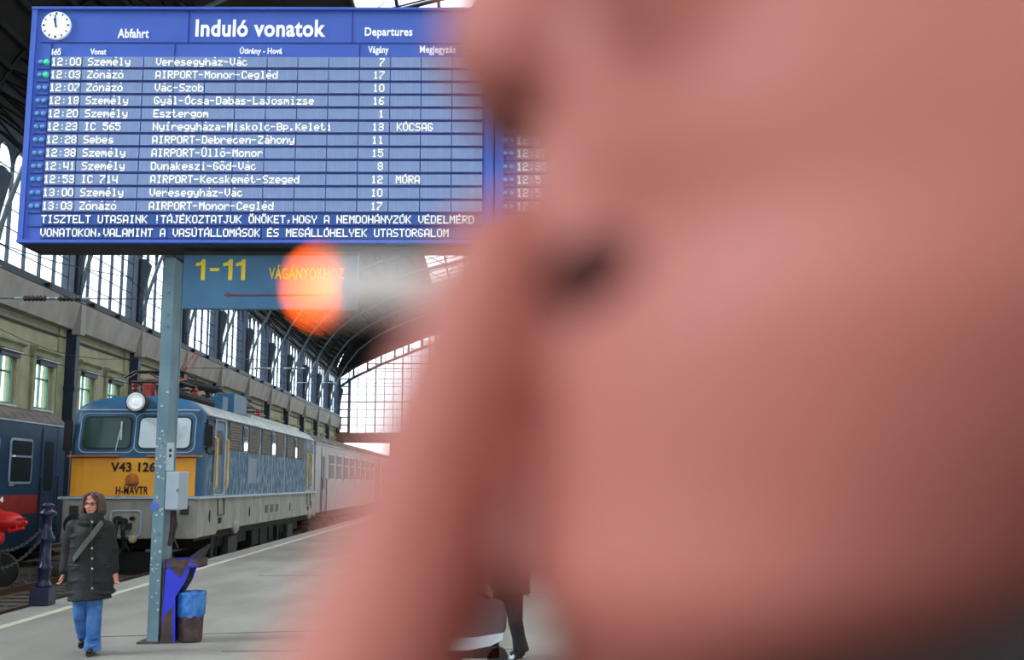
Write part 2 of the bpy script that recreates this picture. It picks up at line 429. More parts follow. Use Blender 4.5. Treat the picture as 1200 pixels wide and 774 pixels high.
# lantern glazing with bars
def zsky(x): a = abs(x-3.1); return 24.6-(a/9.0)*2.5
for mir in (0, 1):
    x0, x1 = (xs_sky, 3.1) if not mir else (3.1, 12.1)
    for k in range(18):
        y0 = -17+8*k-.05
        b = MB(); b.grid([[(x0, y0, zsky(x0)+.2), (x1, y0, zsky(x1)+.2)], [(x0, y0+7.9, zsky(x0)+.2), (x1, y0+7.9, zsky(x1)+.2)]])
        b.build('roof_pane', M['glass'], roofp)
    b = MB()
    for k in range(6):
        x = x0+(x1-x0)*k/5; b.box(x-.07, x+.07, -14, YEND, zsky(x)+.05, zsky(x)+.25)
    b.build('glazing_bar', M['iron'], roofp)
    b = MB()
    for k in range(69):
        y = -13+2*k; b.tube([(x0, y, zsky(x0)+.15), (x1, y, zsky(x1)+.15)], .05, 4)
    tag(b.build('cross_bar', M['iron'], roofp), kind='stuff')
b = MB()
for y in cols[:-1]:
    for (x0, x1) in ((-5.9, -1), (-1, 3.1), (3.1, 7.2), (7.2, 12.1)):
        b.tube([(x0, y, 20.6+(0 if abs(x0-3.1) > 8 else 1.0)), (x1, y+8, zsky(x1)-.2)], .03, 4)
        b.tube([(x1, y, 20.6+(0 if abs(x1-3.1) > 8 else 1.0)), (x0, y+8, zsky(x0)-.2)], .03, 4)
b.build('wind_brace', M['iron2'], roofp)

# ---- upper glazing of the left wall, bay by bay
pane_w = 1.42; rowh = .74
pm = MB().box(-.006, .006, .04, pane_w-.03, .03, rowh-.02).mesh('pane', M['glass'])
def bay_glazing(y0, n, xw, near, rows=6):
    wn = struct(link('window_%d' % n, None, loc=(xw, y0, 9.6)))
    ya = y0+.45; zb = 9.62
    for k in range(6):
        y = ya+pane_w*k
        Box('mullion', M['iron'], xw-.06, xw+.06, y-.045, y+.045, zb, 14.4, wn)
    for k in range(1, rows+1):
        Box('glazing_bar', M['iron'], xw-.02, xw+.02, ya, ya+pane_w*5, zb+rowh*k-.015, zb+rowh*k+.015, wn)
    if near:
        for i in range(5):
            for k in range(rows): link('pane', pm, wn, True, loc=(xw, ya+pane_w*i, zb+rowh*k))
    else:
        Box('pane', M['glass'], xw-.006, xw+.006, ya, ya+5*pane_w, zb, zb+rowh*rows, wn)
    # tracery: arches, rings, spandrel
    t = MB()
    for i in range(5):
        yc = ya+pane_w*(i+.5); r = pane_w/2
        t.tube([(xw, yc+r*math.cos(math.pi*q/10), 13.3+1.25*r*math.sin(math.pi*q/10)) for q in range(11)], .075, 5)
        if i < 4:
            t.tube([(xw, yc+r+.17*math.cos(math.pi*q/5), 13.95+.17*math.sin(math.pi*q/5)) for q in range(11)], .05, 4)
        # spandrel infill between arches
        for sg in (-1, 1):
            pts = [(yc+sg*r*math.cos(math.pi*q/16), 13.3+1.25*r*math.sin(math.pi*q/16)) for q in range(3, 9)]+[(yc, 14.55), (yc+sg*r, 14.55), (yc+sg*r, 14.2)]
            t.prism(pts, 'x', xw-.04, xw+.04)
    t.build('tracery', M['iron'], wn)
    Box('head_beam', M['iron'], xw-.15, xw+.15, y0, y0+8, 14.4, 14.9, wn)
nwin = len(openings)
for y0 in cols[:-1]:
    nwin += 1; bay_glazing(y0, nwin, XW+.05, 36 < y0 < 80)
# small clutter along the sill: floodlights
ORD = ['first', 'second', 'third', 'fourth', 'fifth', 'sixth', 'seventh', 'eighth', 'ninth', 'tenth', 'eleventh', 'twelfth', 'thirteenth', 'fourteenth']
for k in range(14):
    y = 41.5+(4*k if k < 99 else 0)+(.8 if k % 2 else 0)
    fl = thing('floodlight', '%s small dark floodlight from the left edge, clipped above the zinc cornice' % ORD[k], 'light', (XW+.55, y, 9.3), group='floodlights along the cornice')
    MB().box(XW+.42, XW+.66, y-.12, y+.12, 9.33, 9.52).build('lamp_housing', M['rubber'], fl)
# ---- right side wall, beyond the smoker
wr = struct(link('wall_right', None, loc=(XR, 60, 0)))
Box('wall_panel', M['plaster'], XR, XR+.5, -14, YEND, ZT, 9.6, wr)
for k in range(17):
    y = -11+8*k
    Box('shaft', M['iron'], XR-.5, XR+.2, y-.35, y+.35, ZT, 15, wr)
    b = MB()
    for q in range(1, 6): b.box(XR-.05, XR+.05, y+1.42*q-.06, y+1.42*q+.06, 9.6, 14.6)
    for q in range(1, 7): b.box(XR-.02, XR+.02, y, y+8, 9.6+.74*q-.02, 9.6+.74*q+.02)
    b.build('glazing_bars', M['iron'], wr)
    Box('pane', M['glass'], XR+.06, XR+.08, y, y+8, 9.6, 14.6, wr)
# ---- end wall
we = struct(link('wall_end', None, loc=(3, YEND, 7)))
def zend(x):
    P = [(-17.5, 14.0), (-16.2, 15.0), (-12.5, 16.8), (-7.3, 18.9), (3.1, 22.2)]
    if x > 3.1: x = 6.2-x
    for (a, za), (c, zc) in zip(P, P[1:]):
        if a <= x <= c: return za+(zc-za)*(x-a)/(c-a)
    return 14
x = -17.4; i = 0
zb0 = 7.6
bars = MB(); thick = MB()
xsn = [-17.4+1.05*k for k in range(40)]; zsn = [7.6+.9*k for k in range(17)]
for i, x in enumerate(xsn):
    (thick if i % 3 == 1 else bars).box(x-(.07 if i % 3 == 1 else .035), x+(.07 if i % 3 == 1 else .035), YEND-.05, YEND+.05, zb0, zend(x))
for j, z in enumerate(zsn):
    xa = [x for x in xsn if zend(x) > z]
    if xa: (thick if j % 5 == 4 else bars).box(xa[0], xa[-1], YEND-.05, YEND+.05, z-(.06 if j % 5 == 4 else .025), z+(.06 if j % 5 == 4 else .025))
bars.build('thin_bars', M['iron2'], we); thick.build('main_bars', M['iron'], we)
pe = MB().box(.03, 1.02, -.01, .01, .03, .87).mesh('pane', M['glass'])
rest = MB()
for i, x in enumerate(xsn[:-1]):
    for j, z in enumerate(zsn[:-1]):
        if min(zend(x), zend(x+1.05)) > z+.9:
            if x < -7.5: link('pane', pe, we, True, loc=(x, YEND, z))
            else: rest.box(x+.03, x+1.02, YEND-.01, YEND+.01, z+.03, z+.87)
tag(rest.build('pane', M['glass'], we), kind='stuff')
# border bands: a ladder along the edge
b = MB()
xx = [-17.4+1.6*k for k in range(26)]
for a, c in zip(xx, xx[1:]):
    for off, r in ((0, .13), (-1.15, .16)):
        b.tube([(a, YEND-.1, zend(a)+off), (c, YEND-.1, zend(c)+off)], r, 4)
    b.tube([(a, YEND-.1, zend(a)), (a, YEND-.1, zend(a)-1.15)], .12, 4)
for k in range(9): b.box(-17.4, -16.2, YEND-.15, YEND+.05, 7.6+.9*k-.07, 7.6+.9*k+.07)
b.box(-16.3, -16.1, YEND-.15, YEND+.1, 7.5, 13.9).box(-17.6, -17.3, YEND-.2, YEND+.2, ZT, 14.3)
b.build('border_lattice', M['iron'], we)
# gable infill up to the roof, glazed
b = MB()
PX = [-17.9+.9*k for k in range(47)]
def zroof(x):
    if x > 3.1: x = 6.2-x
    if x > xs_sky: return zsky(x)
    P = O
    for (a, za), (c, zc) in zip(P, P[1:]):
        if a <= x <= c: return za+(zc-za)*(x-a)/(c-a)
    return 14.6
b.grid([[(x, YEND+.1, zend(x)+.1) for x in PX], [(x, YEND+.1, max(zend(x)+.1, zroof(x)+.2)) for x in PX]])
b.build('gable_panel', M['roof'], we)
Box('lintel', M['brick'], XW, XR, YEND-.3, YEND+.3, 6.4, 7.55, we)
for x in (-17.5, -10.9, -4.0, 3.1, 10, 17, 23.7): Box('pier', M['brick'], x-.5, x+.5, YEND-.4, YEND+.4, ZT, 6.4, we)

# ---- hall front behind the viewer
wf = struct(link('wall_back', None, loc=(3, -14, 0)))
Box('wall_panel', M['plaster'], XW, XR, -14.5, -14, 7.0, 14.4, wf)
for x in (-17.4, -11, -5, 3.1, 11, 17, 23.6): Box('pier', M['plaster'], x-.8, x+.8, -14.5, -14, ZT, 7.0, wf)
b = MB()
for k in range(28): x = XW+.3+1.5*k; b.box(x-.05, x+.05, -14.1, -14, 14.4, zroof(x)+.1)
for k in range(6): z = 14.8+1.6*k; b.box(XW+max(0, (z-14.5)*1.1), XR-max(0, (z-14.5)*1.1), -14.1, -14, z-.05, z+.05)
b.build('glazing_bars', M['iron'], wf)
MB().prism([(XW+.2, 14.4)]+[(x, zroof(x)+.1) for x in (XW+.6, -14, -10, -5.9, 3.1, 12.1, 16.2, 20.2, XR-.6)]+[(XR-.2, 14.4)], 'y', -14.15, -14.12).build('pane', M['glass'], wf)
# ---- overhead line
def insulator(name_loc, p, q, n, r, parent):
    p, q = Vector(p), Vector(q); pts = []; rs = []
    for k in range(n*2+1):
        pts.append(p.lerp(q, k/(n*2))); rs.append(r if k % 2 else r*.55)
    MB().tube(pts, rs, 10).build(name_loc, M['ceramic'], parent, smooth=False)
def span_wire(y, xa, xb, z, ins, label):
    t = thing('span_wire', label, 'wire', (xa, y, z))
    MB().tube([(xa, y, z), (xb, y, z-.02)], .018, 5).build('wire', M['dkgrey'], t)
    for c in ins:
        insulator('insulator', (c-.34, y, z), (c+.34, y, z), 6, .1 if y < 40 else .07, t)
        MB().tube([(c-.6, y, z), (c-.36, y, z)], .05, 6).build('wire_clamp', M['boxgrey'], t)
        MB().tube([(c+.36, y, z), (c+.6, y, z)], .05, 6).build('wire_clamp', M['boxgrey'], t)
    return t
YW = 32.0
pA = atY(41, 350, YW); pB = atY(82, 347, YW)
span_wire(YW, -17.2, 11, pA.z, (pA.x, pB.x), 'span wire with two brown insulators crossing below the left end of the departure board')
for (yy, px, pz, lab) in ((60, 305, 432, 'span wire in front of the third tall window beyond the post'), (84, 357, 449, 'span wire near the middle of the glazed side wall'), (104, 385, 480, 'span wire low and far down the hall')):
    p = atY(px, pz, yy)
    span_wire(yy, -17.2, 12, p.z, (p.x, p.x+1.9), lab)
for cx in (-8.2, -13.1):
    t = thing('contact_wire', 'thin contact wire above the %s' % ('blue and yellow locomotive' if cx > -10 else 'dark blue coach'), 'wire', (cx, 10, 5.4))
    MB().tube([(cx, 8, 5.35), (cx, 123, 5.35)], .012, 4).build('wire', M['dkgrey'], t)
    MB().tube([(cx, y, 6.4-.7*math.sin((y-8)/16*math.pi % math.pi)) for y in range(8, 124, 2)], .01, 4).build('wire', M['dkgrey'], t)

# ================================================================ LOCOMOTIVE
LX = -8.16; LY = 24.95; LH = 1.48; LE = 41.55
loco = thing('locomotive', 'blue and yellow electric locomotive with grey skirt, number V43 1265 on its front', 'locomotive', (LX, LY, ZT))
PROF = [(1.48, 1.43), (1.48, 1.9), (1.48, 2.35), (1.48, 2.8), (1.475, 3.2), (1.465, 3.37), (1.42, 3.46), (1.33, 3.56), (1.18, 3.65), (.95, 3.73), (.65, 3.79), (.3, 3.82)]
def rake(z):
    r = max(0, z-2.38)*.16
    if z > 3.46: r += (z-3.46)**2*3.2
    return r
def yfront(ax, z): return LY+rake(z)+.10*(ax/1.48)**8
def body_shell():
    b = MB()
    ring = [(LX+x, z) for x, z in PROF]+[(LX-x, z) for x, z in reversed(PROF)]
    n = len(ring)
    rows = []
    ys = [None]+[LY+.75+(LE-LY-1.5)*k/16 for k in range(17)]+['e']
    for y in ys:
        r = []
        for x, z in ring:
            ax = abs(x-LX)
            if y is None: yy = yfront(ax, z)
            elif y == 'e': yy = LE-(yfront(ax, z)-LY)
            else: yy = y
            r.append((x, yy, z))
        rows.append(r)
    for i in range(len(rows)-1):
        for k in range(n-1):
            z = (ring[k][1]+ring[k+1][1])/2
            b.slot = 0 if i == 0 or i == len(rows)-2 else (2 if z > 3.4 else 1)
            vs = [rows[i][k], rows[i][k+1], rows[i+1][k+1], rows[i+1][k]]; b.add(vs, [(0, 1, 2, 3)])
    b.slot = 0
    for rear in (0, 1):
        g = []
        for x, z in PROF:
            r = []
            for q in range(17):
                xx = x*(-1+2*q/16); yy = yfront(abs(xx), z)
                if rear: yy = LE-(yy-LY)
                r.append((LX+xx, yy, z))
            g.append(r)
        b.grid(g)
    bm_ = b.mesh('body', [M['blue'], M['blueworn'], M['silver']], True)
    bm = bmesh.new(); bm.from_mesh(bm_); bmesh.ops.remove_doubles(bm, verts=bm.verts, dist=.002)
    bmesh.ops.recalc_face_normals(bm, faces=bm.faces); bm.to_mesh(bm_); bm.free()
    return link('body', bm_, loco)
body = body_shell()
def on_front(x, z): return (x, yfront(abs(x-LX), z), z)
def front_panel(name, m, poly, out, parent=None, thick=.02):
    """polygon of (x,z) laid on the raked front, standing proud by out"""
    b = MB(); n = len(poly); xa = min(p[0] for p in poly); xb = max(p[0] for p in poly); NX = 14; rows = []
    for i in range(NX+1):
        t = i/NX; t = .5-.5*math.cos(math.pi*t); x = xa+.0005+(xb-xa-.001)*t; zs = []
        for k in range(n):
            (x0, z0), (x1, z1) = poly[k], poly[(k+1) % n]
            if (x0-x)*(x1-x) <= 0 and abs(x1-x0) > 1e-9: zs.append(z0+(z1-z0)*(x-x0)/(x1-x0))
        a, c = min(zs), max(zs)
        r = [(x, on_front(x, a+(c-a)*j/3)[1]-out, a+(c-a)*j/3) for j in range(4)]
        rows.append([(x, r[0][1]+out+thick, a)]+r+[(x, r[3][1]+out+thick, c)])
    b.grid(rows); b.add(rows[0], [tuple(range(6))]); b.add(rows[-1], [tuple(range(6))])
    return b.build(name, m, parent or loco)
def fx(px): return atY(px, 510, LY+.05).x
front_panel('front_yellow_panel', M['yellow'], [(LX-1.45, 1.46), (LX-.7, 1.46), (LX, 1.46), (LX+.7, 1.46), (LX+1.40, 1.46), (LX+1.40, 2.33), (LX+.7, 2.33), (LX, 2.33), (LX-.7, 2.33), (LX-1.45, 2.33)], .015)
for nm, m, x0, x1, lb in (('windscreen', 'greenglass', -1.24, -.10, 'dark green windscreen'), ('windscreen', 'reflglass', .04, 1.27, 'windscreen coloured pale for reflected daylight')):
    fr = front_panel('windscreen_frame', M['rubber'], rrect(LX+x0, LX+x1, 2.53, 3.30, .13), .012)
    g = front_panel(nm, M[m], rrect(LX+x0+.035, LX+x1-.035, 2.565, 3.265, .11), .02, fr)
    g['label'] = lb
    wp = MB(); px = LX+(x0*.3+x1*.7)
    wp.tube([on_front(px, 2.5), Vector(on_front(px+.05, 2.75))+Vector((0, -.06, 0)), Vector(on_front(px+.1, 3.1))+Vector((0, -.05, 0))], .014, 5)
    wp.box(px+.085, px+.12, yfront(.5, 2.95)-.06, yfront(.5, 2.95)-.04, 2.75, 3.18)
    wp.build('wiper', M['white'], loco)
    # pale trim line round the recess of each windscreen
    P = rrect(LX+x0-.07, LX+x1+.07, 2.46, 3.37, .16)
    MB().tube([on_front(x, z) for x, z in P]+[on_front(*P[0])], .012, 5).build('window_trim', M['boxgrey'], loco)
# brow line and two ledges above the yellow
MB().tube([on_front(LX-1.4+.2*k, 3.45) for k in range(15)], .016, 5).build('brow_moulding', M['boxgrey'], loco)
for a, c in ((-1.5, -.32), (.32, 1.56)):
    Box('ledge_rail', M['copper'], LX+a, LX+c, LY-.12, LY+.02, 2.36, 2.395, loco)
def letters(s, m, x0, x1, z0, z1, y, parent, bold=.03, nm='lettering'):
    me = text_mesh(s, m, x1-x0, z1-z0, bold, .01); return link(nm, me, parent, True, loc=(x0, y, z0))
a = atY(130, 553.5, LY); c = atY(190, 542, LY)
letters('V43 1265', M['rubber'], a.x, c.x, a.z, c.z, LY-.022, loco, nm='running_number')
a = atY(136, 580, LY); c = atY(174, 570, LY)
letters('H-MÁVTR', M['rubber'], a.x, c.x, a.z, c.z+.04, LY-.022, loco, .02, nm='owner_lettering')
Box('letter_underline', M['rubber'], a.x, a.x+.1, LY-.03, LY-.016, a.z-.05, a.z-.03, loco)
e = atY(155, 563, LY)
MB().lathe((e.x, LY, e.z), [(.155, .0), (.155, -.03), (.12, -.04), (.03, -.05)], 18, 'y').build('emblem', M['copper'], loco)
MB().prism([(e.x-.2, e.z-.10), (e.x+.1, e.z-.14), (e.x+.17, e.z-.05), (e.x+.0, e.z-.09)], 'y', LY-.055, LY-.02).build('emblem_wing', M['rust'], loco)
# head lamp
p = atY(161, 471.5, LY-.05)
lamp = MB().lathe((p.x, LY, p.z), [(.17, .7), (.2, .1), (.245, -.10), (.245, -.16), (.2, -.16)], 22, 'y').build('headlamp', M['dkgrey'], loco, smooth=False)
MB().lathe((p.x, LY, p.z), [(.2, -.1), (.215, -.17), (.17, -.185), (.16, -.15)], 22, 'y').build('lamp_ring', M['white'], lamp)
MB().lathe((p.x, LY, p.z), [(.165, -.15), (.165, -.178), (.11, -.168), (.10, -.164), (.05, -.19)], 18, 'y').build('lamp_lens', M['lett'], lamp)
# skirt and buffer beam
b = MB()
b.prism([(LY-.10, .53), (LY-.10, 1.40), (LE+.1, 1.40), (LE+.1, .56), (LE-1, .62), (LY+1.75, .62), (LY+1.6, .53)], 'x', LX+1.40, LX+1.53)
b.prism([(LY-.10, .53), (LY-.10, 1.40), (LE+.1, 1.40), (LE+.1, .56), (LE-1, .62), (LY+1.75, .62), (LY+1.6, .53)], 'x', LX-1.53, LX-1.40)
b.build('side_skirt', M['beige'], loco)
bevel(Box('buffer_beam', M['beige'], LX-1.50, LX+1.50, LY-.13, LY+.3, .50, 1.39, loco), .03)
Box('beam_ledge', M['boxgrey'], LX-1.62, LX+1.58, LY-.18, LE+.1, 1.40, 1.455, loco)
Box('rear_beam', M['beige'], LX-1.50, LX+1.50, LE-.2, LE+.12, .50, 1.39, loco)
Box('underframe', M['black'], LX-1.35, LX+1.35, LY+.3, LE-.2, .42, 1.39, loco)
for k, (nm, m) in enumerate((('socket_plate', 'beige'),)):
    a = atY(128, 630, LY-.15); c = atY(167, 598, LY-.15)
    s = MB().prism(rrect(a.x, c.x, a.z, c.z, .08), 'y', LY-.17, LY-.12).build('socket_plate', M['beige'], loco)
    MB().tube([(x, LY-.18, z) for x, z in rrect(a.x+.02, c.x-.02, a.z+.02, c.z-.02, .08)]+[(c.x-.02, LY-.18, c.z-.1)], .022, 6).build('plate_rim', M['boxgrey'], s)
    for dx, dz, r in ((.2, .38, .1), (.34, .36, .07), (.52, .42, .05)):
        MB().lathe((a.x+dx, LY-.17, a.z+dz), [(r, 0), (r, -.1), (r*.6, -.12)], 12, 'y').build('socket', M['black'], s)
    b = MB()
    b.tube([(a.x+.2, LY-.28, a.z+.38), (a.x+.22, LY-.42, a.z), (a.x+.3, LY-.35, a.z-.35), (a.x+.4, LY-.2, a.z-.1)], .035, 8)
    b.tube([(a.x+.34, LY-.28, a.z+.36), (a.x+.42, LY-.4, a.z-.1), (a.x+.5, LY-.3, a.z-.3)], .03, 8)
    b.build('air_hose', M['rubber'], loco)
    MB().lathe((a.x+.56, LY-.25, a.z-.04), [(.06, .1), (.09, .05), (.09, -.05), (.05, -.1)], 10, 'y').build('hose_valve', M['wincream'], loco)
for s in (-1, 1):
    bf = MB().lathe((LX-.05+s*.98, LY-.13, .83), [(.17, 0), (.17, -.18), (.11, -.2), (.11, -.42), (.24, -.44), (.27, -.47), (.26, -.5), (.1, -.52)], 22, 'y').build('buffer', M['rubber'], loco)
    Box('marker_lamp', M['dkgrey'], LX+s*1.25-.09, LX+s*1.25+.09, LY-.2, LY-.1, 1.05, 1.25, loco)
b = MB().box(LX-.08, LX+.08, LY-.45, LY-.1, .72, .86); b.tube([(LX, LY-.45, .8), (LX, LY-.55, .72), (LX, LY-.5, .55), (LX, LY-.4, .3)], .045, 8)
b.build('coupling_hook', M['rubber'], loco)
MB().prism([(LX-1.3, -.22), (LX-.9, .2), (LX+.9, .2), (LX+1.3, -.22)], 'y', LY+.1, LY+.16).build('rail_guard', M['black'], loco)
# side details
SX = LX+1.48
def Ys(px, X=SX+.0): return atX(px, 560, X).y
def side_panel(name, m, y0, y1, z0, z1, out=.012, r=.04, parent=None, side=1):
    X = LX+side*1.48
    return MB().prism(rrect(y0, y1, z0, z1, r), 'x', X-.03*side, X+out*side).build(name, m, parent or loco)
LV = [(27.75, 29.15), (30.05, 31.35), (31.75, 33.0), (33.95, 35.2), (35.65, 36.95), (37.75, 38.95)]
for (y0, y1) in LV:
    lv = side_panel('louver_panel', M['louver'], y0, y1, 2.6, 3.33, .015, .03)
    b = MB()
    for k in range(9): b.prism([(SX+.01, 2.66+.07*k), (SX+.032, 2.66+.07*k), (SX+.01, 2.70+.07*k)], 'y', y0+.06, y1-.06)
    b.build('louver_slats', M['louver'], lv)
for (y0, y1) in ((29.3, 29.9), (33.15, 33.8), (37.1, 37.6)):
    f = side_panel('side_window', M['coachblue'], y0, y1, 2.58, 3.3, .02, .12)
    side_panel('pane', M['winglass'], y0+.08, y1-.08, 2.64, 2.98, .03, .08, f)
    side_panel('pane', M['darkglass'], y0+.08, y1-.08, 3.0, 3.25, .03, .08, f)
for y in (27.45, 31.55, 33.4, 35.4, 39.2): Box('body_seam', M['silver'], SX-.01, SX+.008, y-.025, y+.025, 1.46, 3.36, loco)
MB().tube([(SX+.02, y, 3.38) for y in (25.6, 30, 35, 41)], .03, 6).build('rain_gutter', M['white'], loco)
MB().prism([(SX-.05, 3.36), (SX+.01, 3.36), (SX-.02, 3.42)], 'y', 25.6, 41).build('gutter_lip', M['silver'], loco)
side_panel('service_hatch', M['blue'], 30.0, 31.1, 1.75, 2.45, .012, .03)
side_panel('small_hatch', M['coachblue'], 34.1, 34.2, 1.45, 1.72, .015, .02)
for (ya, yb, nm) in ((26.35, 27.25, 'f'), (39.5, 40.3, 'r')):
    d = side_panel('cab_door', M['blue'], ya, yb, 1.52, 3.25, .012, .05)
    side_panel('door_window', M['darkglass'], ya+.2, yb-.2, 2.45, 3.05, .02, .1, d)
    P = [(SX+.02, y, z) for y, z in rrect(ya-.05, yb+.05, 1.48, 3.3, .1)]
    MB().tube(P+[P[0]], .018, 5).build('door_frame', M['boxgrey'], d)
    for y in (ya-.1, yb+.1):
        MB().tube([(SX+.01, y, 1.6), (SX+.09, y, 1.66), (SX+.09, y, 2.82), (SX+.01, y, 2.88)], .028, 6).build('handrail', M['handrail'], loco)
cw = side_panel('cab_side_window', M['darkglass'], 25.55, 26.15, 2.5, 3.25, .02, .06)
MB().tube([(SX+.03, y, z) for y, z in rrect(25.52, 26.2, 2.47, 3.28, .07)], .02, 5).build('window_frame', M['rubber'], cw)
side_panel('cab_side_window', M['darkglass'], 40.5, 41.0, 2.55, 3.2, .02, .06)
b = MB(); b.box(SX+.02, SX+.2, 25.35, 25.42, 2.62, 3.1); b.tube([(SX, 25.4, 3.15), (SX+.14, 25.38, 3.12), (SX+.14, 25.38, 2.6), (SX, 25.4, 2.56)], .02, 5)
b.build('wing_mirror', M['rubber'], loco)
b = MB(); b.box(LX-1.68, LX-1.5, 25.05, 25.12, 2.5, 3.2); b.build('wing_mirror', M['rubber'], loco)
# skirt details
for y in (25.9, 30.2, 36.3, 40.6):
    MB().prism([(y-.06, .98), (y, .84), (y+.06, .98), (y, 1.12)], 'x', LX+1.5, LX+1.545).build('jacking_slot', M['black'], loco)
for y in (26.9, 39.9):
    Box('step_well', M['black'], LX+1.5, LX+1.545, y-.14, y+.14, .78, .92, loco)
    MB().tube([(LX+1.55, y-.3, 1.38), (LX+1.56, y-.3, .98), (LX+1.56, y+.3, .98), (LX+1.55, y+.3, 1.38)], .015, 5).build('step_rail', M['dkgrey'], loco)
for y in (32.5, 33.3, 34.1): Box('vent_grille', M['louver'], LX+1.5, LX+1.54, y-.2, y+.2, .88, 1.12, loco)
for y in (28.6, 40.2): MB().ell((LX+1.53, y, .62), (.08, .3, .17), 10, 7).build('axle_cover', M['beige'], loco)
# bogies
for yb in (29.0, 37.3):
    bg_ = Box('bogie_frame', M['black'], LX-1.25, LX+1.25, yb-2.1, yb+2.1, .15, .42, loco)
    for dy in (-1.25, 1.25):
        for s in (-1, 1):
            MB().lathe((LX+s*.75, yb+dy, .2), [(.55, -.07*s), (.55, .06*s), (.42, .07*s), (.18, .12*s), (.16, .3*s)], 24, 'x').build('wheel', M['black'], bg_)
            MB().box(LX+s*1.05-.12, LX+s*1.05+.12, yb+dy-.25, yb+dy+.25, -.02, .42).build('axle_box', M['black'], bg_)
            MB().tube([(LX+s*1.1+.08*math.cos(t*1.2), yb+dy-.45+.08*math.sin(t*1.2), .0+t*.011) for t in range(36)], .02, 4).build('spring', M['dkgrey'], bg_)
    Box('secondary_spring', M['dkgrey'], LX+1.2, LX+1.38, yb-.5, yb+.5, -.1, .38, bg_); Box('sand_box', M['black'], LX+1.25, LX+1.36, yb-2.2, yb-1.95, -.2, .5, bg_)
    b = MB().tube([(LX+1.32, yb-1.9, .5), (LX+1.32, yb-1.9, -.12), (LX+1.32, yb-1.5, -.12), (LX+1.32, yb-1.5, .5)], .02, 5)
    b.build('brake_gear', M['dkgrey'], bg_)
for (y0, y1, z0) in ((31.7, 32.6, -.05), (32.8, 33.9, -.1), (34.1, 34.8, .0)):
    bevel(Box('equipment_box', M['black'], LX-1.3, LX+1.3, y0, y1, z0, .45, loco), .03)
# roof equipment
def roof_box(nm, m, x0, x1, y0, y1, z0, z1): return bevel(Box(nm, m, x0, x1, y0, y1, z0, z1, loco), .02)
roof_box('roof_walkway', M['dkgrey'], LX-.5, LX+.5, 26.2, 40.3, 3.78, 3.86)
roof_box('resistor_box', M['blue'], LX+.42, LX+1.02, 30.1, 31.7, 3.7, 4.27)
roof_box('resistor_box', M['blue'], LX+.5, LX+1.0, 28.9, 29.5, 3.7, 4.1)
Box('roof_ridge', M['silver'], LX+.95, LX+1.1, 31.9, 40, 3.66, 3.78, loco)
def ins_up(x, y, z0, h, m='ceramic', r=.09):
    pts = [(x, y, z0+h*k/8) for k in range(9)]; rs = [r if k % 2 else r*.6 for k in range(9)]
    MB().tube(pts, rs, 10).build('insulator', M[m], loco)
for (x, y, h, m) in ((.35, 28.3, .45, 'ceramic'), (.75, 28.3, .42, 'ceramic'), (.55, 29.8, .6, 'ceramic'), (.0, 29.8, .6, 'ceramic'), (.3, 30.6, .62, 'ceramic'),
                     (-.55, 26.4, .42, 'red'), (.1, 26.4, .42, 'red'), (-.55, 27.6, .42, 'red'), (.6, 27.6, .4, 'red'), (-.5, 33.0, .35, 'red'), (.6, 33.0, .35, 'red'), (-.5, 35.2, .35, 'red'), (.6, 35.2, .35, 'red')):
    ins_up(LX+x, y, 3.78, h, m)
roof_box('breaker_box', M['red'], LX-.2, LX+.02, 25.9, 26.2, 3.82, 4.14)
def pantograph(y0, ln, z, up=0):
    b = MB()
    for s in (-.55, .6): b.tube([(LX+s, y0, z), (LX+s, y0+ln, z)], .035, 5)
    for t in (0, .5, 1): b.tube([(LX-.6, y0+ln*t, z), (LX+.65, y0+ln*t, z)], .035, 5)
    pn = b.build('pantograph_base', M['dkgrey'], loco)
    b = MB()
    for s in (-.45, .45):
        b.tube([(LX+s, y0+.1, z+.04), (LX+s*.9, y0+ln*.5, z+.16+up*.5), (LX+s*.7, y0+ln, z+.12)], .03, 5)
        b.tube([(LX+s*.7, y0+ln, z+.12), (LX+s*.6, y0+.2, z+.26+up)], .022, 5)
    b.build('pantograph_arm', M['red'], loco)
    b = MB()
    for d in (0, .3):
        b.tube([(LX-.85, y0+.2+d, z+.12+up), (LX-.6, y0+.2+d, z+.28+up), (LX+.6, y0+.2+d, z+.28+up), (LX+.85, y0+.2+d, z+.12+up)], .028, 5)
    b.build('pantograph_head', M['rubber'], loco)
pantograph(26.3, 2.2, 4.22); pantograph(32.6, 3.4, 4.14)
# raised reddish links seen just right of the post
b = MB()
for (p0, p1) in (((207, 445), (229, 413)), ((215, 447), (232, 418))):
    b.tube([atY(*p0, 27.2), atY(*p1, 28.0)], .018, 5)
b.build('pantograph_link', M['red'], loco)
b = MB(); b.tube([(LX+.2, 26.5, 4.5), (LX-.4, 27.5, 4.55), (LX+.5, 28.6, 4.4), (LX+.75, 29.7, 4.3)], .05, 6); b.tube([(LX+.1, 27.0, 4.35), (LX+.9, 28.4, 4.2)], .09, 8)
b.build('busbar', M['black'], loco)
MB().tube([(LX+.3, 25.9, 3.86), (LX+.3, 26.9, 3.98), (LX+.95, 28.0, 3.8)], .12, 8).build('air_duct', M['dkgrey'], loco)
MB().tube([(LX-.45, 25.8, 3.8), (LX-.45, 25.8, 4.1)], .03, 6).build('whistle', M['dkgrey'], loco)

